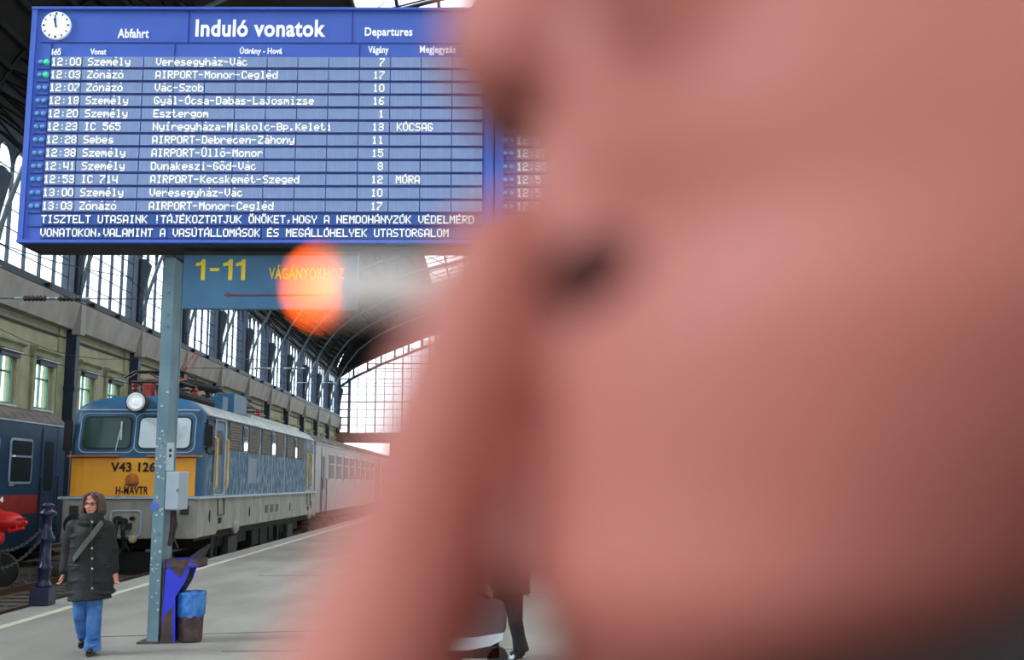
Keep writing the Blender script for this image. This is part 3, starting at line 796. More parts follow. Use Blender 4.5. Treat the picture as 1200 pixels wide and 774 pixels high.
# ================================================================ COACHES
def coach(name, label, cx, hw, y0, y1, zt, body_m, roof_m, stripe, wins, doors, zwin, zbot=.17, zgut=3.25, extra=None):
    c = thing(name, label, 'railway coach', (cx, y0, ZT))
    prof = [(hw, zbot), (hw, zgut)]; roofp_ = [(hw, zgut), (hw-.04, zgut+.12), (hw-.2, zgut+.28), (hw-.55, zgut+.43), (hw-1.0, zgut+.5), (0, zgut+.53)]
    MB().box(cx-hw, cx+hw, y0, y1, zbot, zgut).build('body', body_m, c)
    R = [(cx+x, z) for x, z in roofp_]+[(cx-x, z) for x, z in reversed(roofp_[:-1])]
    MB().prism(R, 'y', y0-.02, y1+.02).build('roof', roof_m, c)
    b = MB(); k = y0+.3
    while k < y1: b.tube([(x, k, z+.0) for x, z in R[1:-1]], .018, 4); k += .55
    b.build('roof_ribs', roof_m, c)
    S = cx+hw
    MB().tube([(S, y0, zgut+.02), (S, y1, zgut+.02)], .03, 5).build('gutter', M['boxgrey'], c)
    if stripe: Box('stripe', M['coachred'], S-.01, S+.006, y0, 28.05, stripe[0], stripe[1], c)
    for (a, d, z0, z1) in wins:
        f = MB().prism(rrect(a-.06, d+.06, z0-.06, z1+.06, .12), 'x', S-.02, S+.022).build('window_frame', M['boxgrey'], c)
        zm = z1-(z1-z0)*.38
        for (p, q) in ((z0, zm-.025), (zm+.025, z1)):
            MB().prism(rrect(a, d, p, q, .06), 'x', S-.02, S+.03).build('pane', M['darkglass'], f)
    for (a, d) in doors:
        dr = MB().prism(rrect(a, d, zbot+.05, zgut-.1, .08), 'x', S-.02, S+.012).build('door', body_m, c)
        MB().prism(rrect(a+(d-a)*.22, d-(d-a)*.22, 1.55, 2.85, .12), 'x', S, S+.022).build('door_window', M['darkglass'], dr)
        b = MB()
        for y in (a-.07, d+.07): b.tube([(S+.01, y, .5), (S+.06, y, .55), (S+.06, y, 1.9), (S+.01, y, 1.95)], .02, 5)
        for y in (a, d): b.box(S-.01, S+.015, y-.02, y+.02, zbot, zgut-.08)
        b.build('door_rail', M['dkgrey'], c)
        Box('step', M['black'], S-.1, S+.12, a+.05, d-.05, zbot-.25, zbot-.18, c)
    Box('underframe', M['black'], cx-hw+.25, cx+hw-.25, y0+.3, y1-.3, zbot-.35, zbot, c)
    for yb in ((y0+3, y1-3) if y1-y0 > 14 else ((y0+y1)/2+1,)):
        for dy in (-1.1, 1.1):
            for s in (-1, 1):
                MB().lathe((cx+s*.75, yb+dy, .1), [(.46, -.07*s), (.46, .06*s), (.3, .08*s), (.15, .2*s)], 20, 'x').build('wheel', M['dkgrey'], c)
        Box('bogie_frame', M['black'], cx-1.1, cx+1.1, yb-1.8, yb+1.8, -.1, .2, c)
    Box('gangway', M['rubber'], cx-.75, cx+.75, y1, y1+.35, .3, 2.7, c)
    return c
# dark blue second class coach at the far left
W = [(a, a+1.15, 1.80, 2.80) for a in (26.35, 24.5, 22.65, 20.8, 18.95, 17.1)]
cb = coach('passenger_coach', 'dark blue coach with a red stripe standing left of the locomotive, marked 2', -13.1, 1.5, 12.0, 29.7, 3.8,
           M['coachblue'], M['coachroof'], (1.0, 1.47), W, [(28.15, 29.1)], None)
S = -11.6
p = atX(16, 529, S)
pl = Box('class_plate', M['lett'], S, S+.012, p.y-.13, p.y+.13, p.z-.2, p.z+.2, cb)
pl.data.materials.clear(); pl.data.materials.append(M['coachblue'])
def side_text(s, m, y0, y1, z0, z1, X, parent, nm='lettering'):
    me = text_mesh(s, m, y1-y0, z1-z0, .03, .006)
    for v in me.vertices: v.co = (-v.co.y, v.co.x, v.co.z)
    return link(nm, me, parent, True, loc=(X, y0, z0))
side_text('2', M['lett'], p.y-.08, p.y+.08, p.z-.14, p.z+.14, S+.02, cb, 'class_number')
b = MB()
for r in range(4):
    for q in range(2): b.box(S, S+.012, p.y-.13+.14*q, p.y-.02+.14*q, p.z-.85+.13*r, p.z-.76+.13*r)
b.build('route_board', M['boxgrey'], cb)
p = atX(1, 586, S)
side_text('04', M['lett'], p.y-.3, p.y+.1, p.z-.07, p.z+.07, S+.015, cb, 'coach_number')
# silver coaches behind the locomotive
W2 = [(45.7+2.35*k, 47.1+2.35*k, 1.95, 2.95) for k in range(8)]
coach('passenger_coach', 'silver grey coach coupled directly behind the blue locomotive', -8.2, 1.46, 42.1, 66.3, 3.8, M['coachsil'], M['coachroof'], None, W2, [(43.6, 44.7), (64.6, 65.6)], None, zbot=.62, zgut=3.3)
W3 = [(70.5+2.35*k, 71.9+2.35*k, 1.95, 2.95) for k in range(8)]
coach('passenger_coach', 'second silver grey coach, farthest down the platform, fading behind the blurred hand', -8.2, 1.46, 67, 91.2, 3.8, M['coachsil'], M['coachroof'], None, W3, [(68.6, 69.7)], None, zbot=.62, zgut=3.3)

# ================================================================ DEPARTURE BOARD
YB = 12.02
BL = atY(20.8, 285.3, YB); BA = math.radians(-1.0)
board = thing('departure_board', 'big blue departure board headed Induló vonatok with rows of train times and a clock', 'departure board', BL, BA)
bu = Vector((math.cos(BA), math.sin(BA), 0)); bn = Vector((math.sin(BA), -math.cos(BA), 0))
def B(px, py):
    """board coordinates (u, v) of a point of its face"""
    r = ray(px, py); t = (BL-CP).dot(bn)/r.dot(bn); P = CP+r*t-BL
    return (P.dot(bu), P.z)
BW = 9.3; BH = B(300, 10)[1]
def bb(name, m, u0, u1, v0, v1, o0, o1, parent=board):
    """box on the board, o = distance in front of its face"""
    return MB().box(u0, u1, -o1, -o0, v0, v1).build(name, m, parent, world=False)
cas = bb('casing', M['board'], 0, BW, 0, BH, -.55, 0)
# columns start
def U(px, py=74): return B(px, py)[0]
def V(py, px=300): return B(px, py)[1]
uL = U(47); uF0 = U(566.5); 
uMid = .5*(U(566.5)+U(587))
# outer frame strips, slightly proud
for (a, c) in ((0, U(38.5+7, 11)), (uF0+.02, uF0+.12), (uF0+.14, uF0+.24), (BW-.1, BW)): bb('frame_strip', M['board'], a, c, 0, BH, 0, .03)
bb('frame_strip', M['board'], 0, BW, 0, .035, 0, .045); bb('frame_strip', M['board'], 0, BW, BH-.03, BH, 0, .045)
bb('seam', M['boardln'], uF0+.125, uF0+.135, 0, BH, 0, .012)
bb('soffit', M['dkgrey'], .05, BW-.05, -.03, 0, -.5, -.05)
vH = V(50.5); vS = V(64.5)
def header(u0):
    bb('header_seam', M['boardln'], u0+U(47)-uL, u0+U(566)-uL, vH-.006, vH+.006, 0, .008)
    for px, a, c in ((221, 10, 50.5), (413, 10, 50.5), (206, 50.5, 65), (422, 50.5, 65)):
        u = u0+U(px, 40)-uL; th = .006 if px not in (143, 434) else .003
        bb('header_seam', M['boardln'], u-th, u+th, V(c), V(a)-.02, 0, .008)
header(uL); uR = uL+(U(585)-U(47))+.06
header(uR)
def btext(s, x0, x1, ytop, ybot, parent=board, m='lett', bold=.03, du=0):
    u0, v0 = B(x0, ybot); u1, v1 = B(x1, ytop)
    return link('heading', text_mesh(s, M[m], u1-u0, v1-v0, bold, .006), parent, False, loc=(u0+du, -.008, v0))
HD = [('Abfahrt', 138, 175, 34, 45), ('Induló vonatok', 229, 382, 23.5, 43.5), ('Departures', 427.5, 483.5, 32.5, 45.5), ('Idő', 61, 72, 57, 65), ('Vonat', 106, 125, 57.5, 64.5),
      ('Útirány - Hová', 281, 331, 55, 65.5), ('Vágány', 431.5, 455.5, 54.5, 65), ('Megjegyzés', 492, 534, 54, 65)]
for s, x0, x1, a, c in HD: btext(s, x0, x1, a, c, bold=.026 if len(s) < 13 else .03)
du = uR-uL
for s, x0, x1, a, c in HD[:6]: btext(s, x0, x1, a, c, bold=.035, du=du)
# clock
cu_, cv_ = B(67, 31); rr = B(84, 31)[0]-cu_
def clock(du=0):
    ck = MB().lathe((cu_+du, 0, cv_), [(rr, 0), (rr, -.03), (rr*.96, -.035)], 36, 'y').build('clock_face', M['lett'], board, world=False)
    b = MB()
    for k in range(12):
        t = math.radians(30*k); R = Matrix.Rotation(t, 3, 'Y'); w_ = .006 if k % 3 else .01
        c = Vector((cu_+du+rr*.84*math.sin(t), -.038, cv_+rr*.84*math.cos(t)))
        vs = [R @ Vector((x, y, z))+c for x in (-w_, w_) for y in (-.002, .002) for z in (-.014, .014)]
        b.add(vs, [(0, 1, 3, 2), (4, 6, 7, 5), (0, 4, 5, 1), (2, 3, 7, 6), (0, 2, 6, 4), (1, 5, 7, 3)])
    b.build('hour_marks', M['rubber'], ck, world=False)
    for nm, ang, ln, w_ in (('minute_hand', -6, .74, .007), ('hour_hand', -14, .5, .009)):
        t = math.radians(ang); R = Matrix.Rotation(t, 3, 'Y'); c = Vector((cu_+du, -.042, cv_))
        vs = [R @ Vector((x, y, z))+c for x in (-w_, w_) for y in (-.002, .002) for z in (-.03, rr*ln)]
        MB().add(vs, [(0, 1, 3, 2), (4, 6, 7, 5), (0, 4, 5, 1), (2, 3, 7, 6), (0, 2, 6, 4), (1, 5, 7, 3)]).build(nm, M['boardln'], ck, world=False)
clock()
# dot matrix type
FT = dict(zip("0123456789:-.,!ABCDEFGHIJKLMNOPRSTUVYZabcdeghijklmnoprstuvyz", """3E4141413E 00427F4000 7249494946 2249494936 1F1010107F 2745454539 3C4A494931 4141213107F 3649494936 464949291E 0000240000 0808080800 0060600000 0050300000 00005F0000
7E1111117E 7F49494936 3E41414122 7F4141413E 7F49494941 7F09090901 3E41495132 7F0808087F 00417F4100 2040413F01 7F08142241 7F40404040 7F020C027F 7F0408107F 3E4141413E 7F09090906 7F09192946 4649494931 01017F0101 3F4040403F 1F2040201F 0708700807 6151494543
2054545478 7F48444438 3844444420 384444487F 3854545418 2854543C00 7F08040478 00447D4000 2040443D00 7F10284400 00417F4000 7C04180478 7C08040478 3844444438 7C14141408 7C08040408 4854545420 043F444020 3C4040207C 1C2040201C 0C5050503C 4464544C44""".split()))
FT['7'] = '6151090503'; FT['g'] = '18A4A4A47C'; FT['y'] = '1CA0A0A07C'; FT['p'] = 'FC24242418'
ACC = {'á': 'a', 'é': 'e', 'ó': 'o', 'ö': 'o', 'ü': 'u', 'ő': 'o', 'í': 'i', 'Á': 'A', 'É': 'E', 'Ó': 'O', 'Ö': 'O', 'Ú': 'U', 'Ő': 'O', 'Ü': 'U'}
PU = (U(97)-U(61))/5/6; PV = PU*1.13
def dots(s, u, v, b, right=False):
    if right: u -= len(s)*6*PU
    for i, ch in enumerate(s):
        base = ACC.get(ch, ch)
        if base in FT:
            h = FT[base]
            for c in range(5):
                byte = int(h[2*c:2*c+2], 16)
                run = None
                for r in range(8):
                    on = r < 8 and (byte >> r) & 1
                    if on and run is None: run = r
                    if (not on or r == 7) and run is not None:
                        e = r+1 if on else r
                        a = u+(i*6+c)*PU; b.box(a, a+.96*PU, -.034, -.028, v-e*PV+.08*PV, v-run*PV-.02*PV); run = None
        if ch in ACC:
            y = v+(.3*PV if ch.isupper() else -.2*PV)
            for c in ((2.6,) if ch in 'áéóíÁÉÓÚ' else (1, 3)):
                a = u+(i*6+c)*PU; b.box(a, a+1.1*PU, -.034, -.028, y, y+PV)
ROWS = [('12:00', 'Személy', 'Veresegyház-Vác', '7', ''), ('12:03', 'Zónázó', 'AIRPORT-Monor-Cegléd', '17', ''), ('12:07', 'Zónázó', 'Vác-Szob', '10', ''),
        ('12:18', 'Személy', 'Gyál-Ócsa-Dabas-Lajosmizse', '16', ''), ('12:20', 'Személy', 'Esztergom', '1', ''), ('12:23', 'IC 565', 'Nyíregyháza-Miskolc-Bp.Keleti', '13', 'KÓCSAG'),
        ('12:28', 'Sebes', 'AIRPORT-Debrecen-Záhony', '11', ''), ('12:38', 'Személy', 'AIRPORT-Üllő-Monor', '15', ''), ('12:41', 'Személy', 'Dunakeszi-Göd-Vác', '8', ''),
        ('12:53', 'IC 714', 'AIRPORT-Kecskemét-Szeged', '12', 'MÓRA'), ('13:00', 'Személy', 'Veresegyház-Vác', '10', ''), ('13:03', 'Zónázó', 'AIRPORT-Monor-Cegléd', '17', ''),
        ('TISZTELT UTASAINK !TÁJÉKOZTATJUK ÖNÖKET,HOGY A NEMDOHÁNYZÓK VÉDELMÉRD',), ('VONATOKON,VALAMINT A VASÚTÁLLOMÁSOK ÉS MEGÁLLÓHELYEK UTASTORGALOM',)]
RIGHT = ['12:12', '12:15', '12:18', '12:19', '12:2', '12:2', '12:2', '12:37', '12:35', '12:5', '12:5', '12:5', '', '']
v0 = V(74); v11 = V(242.5); dv = (v0-v11)/11
cw_ = (U(566)-U(97))/13
ch_ = dv*.40
cm = {}
def cellmesh(wd, mt):
    k = (round(wd, 3), mt)
    if k not in cm: cm[k] = MB().box(.006, wd-.006, -.028, 0, -ch_, ch_).mesh('display_cell', M[mt])
    return cm[k]
ledm = {True: MB().lathe((0, 0, 0), [(.034, 0), (.034, -.03), (.018, -.045)], 12, 'y').mesh('indicator_lamp', M['ledon']),
        False: MB().lathe((0, 0, 0), [(.026, 0), (.026, -.03), (.014, -.04)], 12, 'y').mesh('indicator_lamp', M['led'])}
for half, u0 in ((0, 0), (1, du)):
    for i, row in enumerate(ROWS):
        v = v0-dv*i
        mt = 'cell' if i < 12 else 'cell2'
        xs = [(U(61), U(97))]+[(U(97)+cw_*k, U(97)+cw_*(k+1)) for k in range(13)]
        if half == 1: xs = xs[:4]
        for a, c in xs: link('display_cell', cellmesh(c-a, mt), board, False, loc=(a+u0, 0, v))
        bb('row_seam', M['boardln'], uL+u0-.02, (U(567) if half == 0 else xs[-1][1])+u0, v-dv/2-.006, v-dv/2+.006, 0, .012)
        if i < 12:
            for q, px in enumerate((48.5, 55.5)):
                link('indicator_lamp', ledm[i < 2 and q == 1 and half == 0], board, False, loc=(U(px)+u0, 0, v))
        b = MB(); vt = v+3.6*PV
        if half == 0 and i < 12:
            dots(row[0], U(61.5), vt, b); dots(row[1], U(104.5), vt, b); dots(row[2], U(184), vt, b)
            dots(row[3], U(452.5), vt, b, True)
            if row[4]: dots(row[4], U(466.5), vt, b)
        elif half == 0: dots(row[0], U(61.5), vt, b)
        elif RIGHT[i]: dots(RIGHT[i], U(61.5)+u0, vt, b)
        if b.v: tag(link('display_text', b.mesh('display_text', M['dot'], fix=False), board, False), kind='stuff')
vb = [bb('column_seam', M['boardln'], U(px)-.005, U(px)+.005, v0-dv*11.5, vH, 0, .010) for px in (59.5,)]

# ---------------------------------------------------------------- blue-grey posts
def post(px, py, name_label):
    base = atZ(px, py, 0) if px < 400 else Vector((3.2, 12.21, 0))
    x, y = base.x, base.y
    t = thing('steel_post', name_label, 'post', (x, y, 0))
    xx, yy = x, y
    b = MB().box(xx-.07, xx+.055, yy, yy+.04, 0, 4.35).box(xx-.07, xx+.055, yy+.34, yy+.38, 0, 4.35).box(xx+.015, xx+.05, yy+.02, yy+.36, 0, 4.35)
    b.build('shaft', M['post'], t)
    Box('base_plate', M['rust'], xx-.16, xx+.075, yy-.06, yy+.44, 0, .02, t)
    for z in (3.55, 3.68, 3.95, 4.05, 2.2, 1.2):
        MB().lathe((xx-.01, yy, z), [(.02, .01), (.02, -.015)], 8, 'y').build('rivet', M['post'], t)
    return t, xx, yy
pt, PX_, PY_ = post(179, 754.5, 'blue-grey steel post holding up the departure board beside the blue bin')
b = MB()
for k in range(46):
    z = random.uniform(.5, 2.3) if k < 34 else random.uniform(.2, 3); x = random.uniform(-.06, .045); a = random.uniform(.005, .018); h = random.uniform(.005, .03)
    b.box(PX_+x-a, PX_+x+a*.5, PY_-.003, PY_, z, z+h)
tag(b.build('paper_scrap', M['postspot'], pt), kind='stuff')
post(900, 700, 'second blue-grey board post hidden behind the blurred face')
# meter cabinet and cable on the post
cb_ = thing('electrical_cabinet', 'pale grey metal cabinet fixed to the side of the steel post', 'cabinet', (PX_+.2, PY_, 1.55))
a = atY(192, 598, PY_-.02); c = atY(209, 553, PY_-.02)
cabx0, cabx1 = PX_+.06, PX_+.225
CBZ = a.z-.012
bevel(Box('body', M['boxgrey'], cabx0, cabx1, PY_+.0, PY_+.34, a.z, c.z, cb_), .008)
Box('door', M['boxgrey'], cabx0+.01, cabx1-.01, PY_-.012, PY_+.0, a.z+.01, c.z-.01, cb_)
Box('lock', M['dkgrey'], cabx1-.03, cabx1-.018, PY_-.02, PY_-.01, a.z+.2, a.z+.23, cb_)
a = atY(195, 552, PY_-.01); c = atY(203, 519, PY_-.01)
sp = thing('notice_strip', 'narrow pale plate with two black marks above the grey cabinet', 'sign', (a.x, PY_, a.z))
Box('plate', M['boxgrey'], PX_+.056, PX_+.135, PY_+.0, PY_+.03, a.z, c.z, sp)
for z in (.07, .13): Box('mark', M['rubber'], PX_+.085, PX_+.11, PY_-.004, PY_, c.z-z-.035, c.z-z, sp)
ca = thing('cable', 'grey cable hanging below the cabinet down the post', 'cable', (PX_+.15, PY_+.1, .9))
MB().tube([(PX_+.15, PY_+.12, CBZ), (PX_+.17, PY_+.1, 1.3), (PX_+.14, PY_+.12, 1.15), (PX_+.2, PY_+.1, 1.03)], .012, 6).build('cable_run', M['dkgrey'], ca)
MB().tube([(PX_+.11, PY_+.16, CBZ), (PX_+.12, PY_+.14, 1.25), (PX_+.1, PY_+.14, 1.05)], .03, 6).build('cable_run', M['rust'], ca)
ct = thing('sticker', 'small round blue sticker stuck to the left edge of the post', 'sticker', (PX_-.07, PY_, 1.45))
z = atY(180, 594, PY_).z
MB().lathe((PX_-.055, PY_-.002, z), [(.045, 0), (.045, -.004)], 20, 'y').build('disc', M['board'], ct)

# ---------------------------------------------------------------- platform sign 1-11
YS = 12.22
a = atY(213, 361.5, YS); c = atY(420, 289, YS); c.z = BL.z-.055
sg = thing('platform_sign', 'blue direction sign reading 1-11 VÁGÁNYOKHOZ with a red arrow under the board', 'sign', (a.x, YS, a.z))
Box('panel', M['sign'], a.x, c.x, YS, YS+.12, a.z, c.z, sg)
Box('panel_frame', M['dkgrey'], a.x, c.x, YS-.005, YS+.13, c.z-.03, c.z+.02, sg)
def stext(s, x0, x1, y0, y1, bold):
    p = atY(x0, y1, YS); q = atY(x1, y0, YS)
    link('sign_text', text_mesh(s, M['signyel'], q.x-p.x, q.z-p.z, bold, .006), sg, True, loc=(p.x, YS-.006, p.z))

def one(px):
    p = atY(px, 328.5, YS); q = atY(px+12, 304, YS); w_ = q.x-p.x; x1 = q.x; h = q.z-p.z
    MB().prism([(x1-w_*.42, p.z), (x1, p.z), (x1, q.z), (x1-w_*.32, q.z), (x1-w_*.5, q.z-h*.13), (x1-w_, q.z-h*.2), (x1-w_, q.z-h*.34), (x1-w_*.42, q.z-h*.30)], 'y', YS-.006, YS).build('sign_text', M['signyel'], sg)
for q_ in (229, 261, 276): one(q_)
p = atY(246, 318, YS); q = atY(257, 314.5, YS); Box('sign_text', M['signyel'], p.x, q.x, YS-.006, YS, p.z, q.z, sg)
stext('VÁGÁNYOKHOZ', 315, 404, 311, 327.5, .02)
p = atY(262, 346, YS); q = atY(402, 346, YS)
MB().prism([(p.x, p.z), (p.x+.07, p.z+.035), (p.x+.055, p.z+.009), (q.x, p.z+.009), (q.x, p.z-.009), (p.x+.055, p.z-.009), (p.x+.07, p.z-.035)], 'y', YS-.008, YS).build('arrow', M['signred'], sg)
a = atY(420, 293, YS+.1); c = atY(560, 286, YS+.1)
bt = thing('support_beam', 'grey steel beam running under the board right of the blue sign', 'beam', (a.x, YS, a.z))
Box('beam_box', M['boxgrey'], a.x, a.x+3.3, YS+.1, YS+.3, a.z, a.z+.2, bt)
a = atY(150, 293, YS+.2)
bt = thing('support_beam', 'short grey steel beam end sticking out left of the post under the board', 'beam', (a.x, YS, a.z))
Box('beam_box', M['boxgrey'], a.x, PX_-.08, YS+.2, YS+.4, a.z, a.z+.12, bt)

# ---------------------------------------------------------------- litter bin
bx, by = PX_+.06, PY_-.02
lb = thing('litter_bin', 'blue and rusty sheet metal litter bin stand with a blue bag beside the post', 'litter bin', (bx+.25, by, 0))
zt = atY(232, 656, by).z; 
w0 = PX_+.085; w1 = atY(203, 750, by).x; w2 = atY(234, 660, by).x
b = MB()
poly = [(w0, .0), (w1+.02, .0), (w1+.0, .5), (w1+.10, .66), (w2-.1, zt-.07), (w2, zt-.07), (w2, zt), (w0+.03, zt)]
b.prism(poly, 'y', by, by+.012)
b.prism(poly, 'y', by+.30, by+.312)
b.build('side_plate', M['binblue'], lb)
MB().box(w0, w0+.012, by, by+.31, 0, zt).build('back_plate', M['rust'], lb)
MB().prism([(w0, 0), (w1+.0, .0), (w1-.02, .2), (w0+.12, .4), (w0+.03, .3)], 'y', by-.004, by).build('rust_patch', M['rust'], lb)
MB().prism([(w0+.1, zt-.12), (w0+.2, zt-.2), (w0+.28, zt-.02), (w2, zt-.06), (w2, zt+.002), (w0+.03, zt+.002)], 'y', by-.004, by).build('rust_patch', M['rust'], lb)
MB().box(w0+.02, w2+.005, by-.01, by+.32, zt-.09, zt-.075).box(w0+.02, w0+.035, by, by+.31, zt-.08, zt).box(w2-.01, w2+.005, by-.01, by+.32, zt-.09, zt+.005).build('ash_tray', M['rust'], lb)
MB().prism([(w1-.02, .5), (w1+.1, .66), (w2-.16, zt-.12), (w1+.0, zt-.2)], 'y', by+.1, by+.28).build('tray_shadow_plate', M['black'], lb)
cx_ = atY(218, 750, by).x; rb = .145
pail = MB().lathe((cx_, by+.16, 0), [(rb*.9, .012), (rb*.93, .1), (rb, .52), (rb*.94, .52), (rb*.88, .06)], 20).build('pail', M['rust'], lb)
b = MB(); rows = []
for j in range(9):
    z = .28+.27*j/8; r = []
    for k in range(33):
        t = 2*math.pi*k/32; q = rb*(1.03+.05*j/8)+.007*math.sin(k*2.9+j)+.005*math.sin(k*5.1+j*2)
        r.append((cx_+q*math.cos(t), by+.16+q*math.sin(t), z+.012*math.sin(k*1.7)*(1 if j in (0,) else .3)))
    rows.append(r)
rows.append([(cx_+(x-cx_)*.8, by+.16+(y-by-.16)*.8, z-.05) for x, y, z in rows[-1]])
rows.append([(cx_+(x-cx_)*.5, by+.16+(y-by-.16)*.5, z-.2) for x, y, z in rows[-1]])
b.grid(rows); gb = b.build('bin_bag', M['bag'], lb, smooth=True); gb['label'] = 'crumpled blue plastic bag lining the pail'
bt2 = thing('grey_rag', 'crumpled grey rag lying on top of the blue bin tray', 'rag', (w0+.3, by+.1, zt))
MB().prism([(w0+.24, zt+.008), (w0+.4, zt+.008), (w0+.42, zt+.05), (w0+.47, zt+.16), (w0+.36, zt+.09), (w0+.28, zt+.03)], 'y', by+.05, by+.2).build('cloth_fold', M['dkgrey'], bt2)

# ---------------------------------------------------------------- bollard with chains, red cart
bc = atZ(45, 711, 0); BX, BY = bc.x, bc.y+.13
bo = thing('bollard', 'tall dark blue turned iron bollard on the platform edge', 'bollard', (BX, BY, 0))
H0 = atY(45, 590, BY).z
k = H0/1.5
bevel(Box('plinth', M['navy'], BX-.14, BX+.14, BY-.14, BY+.14, 0, .27*k, bo), .012)
MB().lathe((BX, BY, 0), [(.115, .27*k), (.115, .30*k), (.085, .34*k), (.085, .37*k), (.09, .52*k), (.105, .53*k), (.105, .56*k), (.078, .58*k), (.072, .9*k), (.078, .93*k), (.115, .95*k), (.12, .99*k), (.085, 1.03*k), (.088, 1.06*k), (.066, 1.09*k), (.062, 1.28*k), (.08, 1.3*k), (.125, 1.32*k), (.13, 1.36*k), (.07, 1.4*k), (.05, 1.42*k), (.085, 1.44*k), (.09, 1.47*k), (.05, 1.5*k), (.01, 1.505*k)], 22).build('shaft', M['navy'], bo, smooth=True)
def chain(p, q, sag, lab):
    p, q = Vector(p), Vector(q); t = thing('chain', lab, 'chain', p); n = 34
    lk = MB().tube([(.0, .038*math.cos(a)*1.0, .021*math.sin(a)) for a in [2*math.pi*i/10 for i in range(11)]], .008, 5, False).mesh('chain_link', M['dkgrey'])
    P = [p.lerp(q, i/n)+Vector((0, 0, -sag*4*(i/n)*(1-i/n))) for i in range(n+1)]
    for i in range(n):
        m = (P[i]+P[i+1])/2; d = (P[i+1]-P[i]).normalized()
        o = link('chain_link', lk, t, True, loc=m); o.rotation_mode = 'QUATERNION'
        o.rotation_quaternion = d.to_track_quat('Y', 'Z') @ Euler((0, (i % 2)*math.pi/2, 0)).to_quaternion()
chain((BX-.02, BY-.14, 1.30*k*.86), (BX-.1, BY-2.4, 1.2), .30, 'upper chain hanging from the dark blue bollard')
chain((BX-.02, BY-.14, .97*k), (BX-.1, BY-2.4, .85), .28, 'lower chain hanging from the dark blue bollard')

# red hand cart parked between the tracks
YC = 22.6
o_ = atY(8, 610, YC)
rc = thing('hand_cart', 'bright red motor cart with a red rear rack at the left edge', 'cart', (o_.x, YC, ZT))
def red(b):
    b.ell((o_.x-.05, YC, o_.z-.02), (.42, .22, .2)); b.ell((o_.x-.45, YC, o_.z+.1), (.4, .25, .2))
    b.ell((o_.x-.5, YC, o_.z-.35), (.5, .2, .3)); b.ell((o_.x+.2, YC, o_.z-.06), (.25, .14, .1))
blob('fairing', M['red2'], red, .03, 4, rc)
b = MB(); r0 = atY(13, 622, YC); r1 = atY(32, 608, YC)
b.tube([(r0.x, YC-.1, r0.z-.02), (r1.x-.02, YC-.1, r0.z+.05), (r1.x, YC-.1, r1.z), (r0.x+.05, YC-.1, r1.z-.02), (r0.x, YC-.1, r0.z)], .035, 6)
b.tube([(r0.x+.15, YC-.1, r0.z), (r0.x+.15, YC-.1, r1.z)], .025, 6)
b.build('rack', M['red2'], rc)
wz = ZT+.34; wc = atY(3, 645, YC)
MB().lathe((wc.x, YC, wz), [(.34, -.06), (.36, 0), (.34, .06), (.2, .05), (.2, -.05)], 28, 'y').build('wheel', M['rubber'], rc)
MB().lathe((wc.x, YC, wz), [(.2, -.05), (.06, -.07), (.05, -.09)], 20, 'y').build('hub', M['dkgrey'], rc)
MB().lathe((wc.x-1.25, YC, wz), [(.34, -.06), (.36, 0), (.34, .06), (.2, .05), (.06, .07)], 28, 'y').build('wheel', M['rubber'], rc)
MB().tube([(wc.x, YC-.1, wz), (wc.x-.1, YC-.05, o_.z-.1)], .04, 6).tube([(wc.x-1.25, YC, wz), (wc.x-.9, YC, o_.z-.3)], .04, 6).build('fork', M['dkgrey'], rc)

# ================================================================ WOMAN WALKING
wb = atZ(104, 768, 0); wx, wy = wb.x, wb.y
wo = thing('person', 'walking woman with brown hair, glasses, long black coat and blue jeans', 'person', (wx, wy, 0))
KW = 1/109.0
def Wp(px, py, dy=0.0): return atY(px, py, wy+dy)
hc = Wp(108.5, 591, -.02)
def hand(b, wrist, d, side, r=.0085, curl=.6, s=1.0):
    """palm with four bent fingers and a thumb; d = direction the hand points, side = thumb direction"""
    d = Vector(d).normalized(); sd = Vector(side).normalized(); nr = d.cross(sd).normalized()
    w_ = Vector(wrist)
    for t in (-.028, -.01, .01, .028):
        cap(b, w_+sd*t*.6*s, w_+d*.075*s+sd*t*s, .014*s, .0125*s, 8, 3)
    for i, (t, L) in enumerate(((.03, .062), (.0105, .07), (-.009, .066), (-.028, .052))):
        p0 = w_+d*.085*s+sd*t*s; p1 = p0+(d*math.cos(curl*.6)+nr*math.sin(curl*.6))*L*.45*s
        p2 = p1+(d*math.cos(curl*1.6)+nr*math.sin(curl*1.6))*L*.3*s; p3 = p2+(d*math.cos(curl*2.4)+nr*math.sin(curl*2.4))*L*.25*s
        cap(b, p0-d*.02*s, p1, r*1.1*s, r*s, 7, 3); cap(b, p1, p2, r*s, r*.93*s, 7, 3); cap(b, p2, p3, r*.93*s, r*.8*s, 7, 3)
    q0 = w_+d*.025*s+sd*.025*s; q1 = q0+(d*.6+sd*.7+nr*.3).normalized()*.045*s; q2 = q1+(d*.9+sd*.2+nr*.4).normalized()*.035*s
    cap(b, q0, q1, .014*s, .011*s, 8, 3); cap(b, q1, q2, .0105*s, .009*s, 8, 3)
def head(b, c, k=1.0):
    """face looks to -Y; c = centre of the head"""
    E = lambda x, y, z, rx, ry, rz: b.ell(c+Vector((x, y, z))*k, (rx*k, ry*k, rz*k), 16, 11)
    E(0, .01, .025, .075, .092, .088); E(0, -.025, -.03, .058, .062, .078); E(0, -.04, -.085, .034, .034, .026)
    E(0, -.045, -.03, .05, .045, .055)
    cap(b, c+Vector((0, -.086, .012))*k, c+Vector((0, -.108, -.028))*k, .008*k, .013*k, 8, 3)
    for s in (-1, 1):
        E(s*.013, -.096, -.032, .009, .01, .008); E(s*.034, -.068, -.028, .022, .02, .02); E(s*.03, -.083, .022, .02, .008, .007)
        E(s*.076, .015, -.012, .01, .018, .03)
    E(0, -.087, -.058, .022, .008, .006); E(0, -.084, -.068, .019, .009, .007)
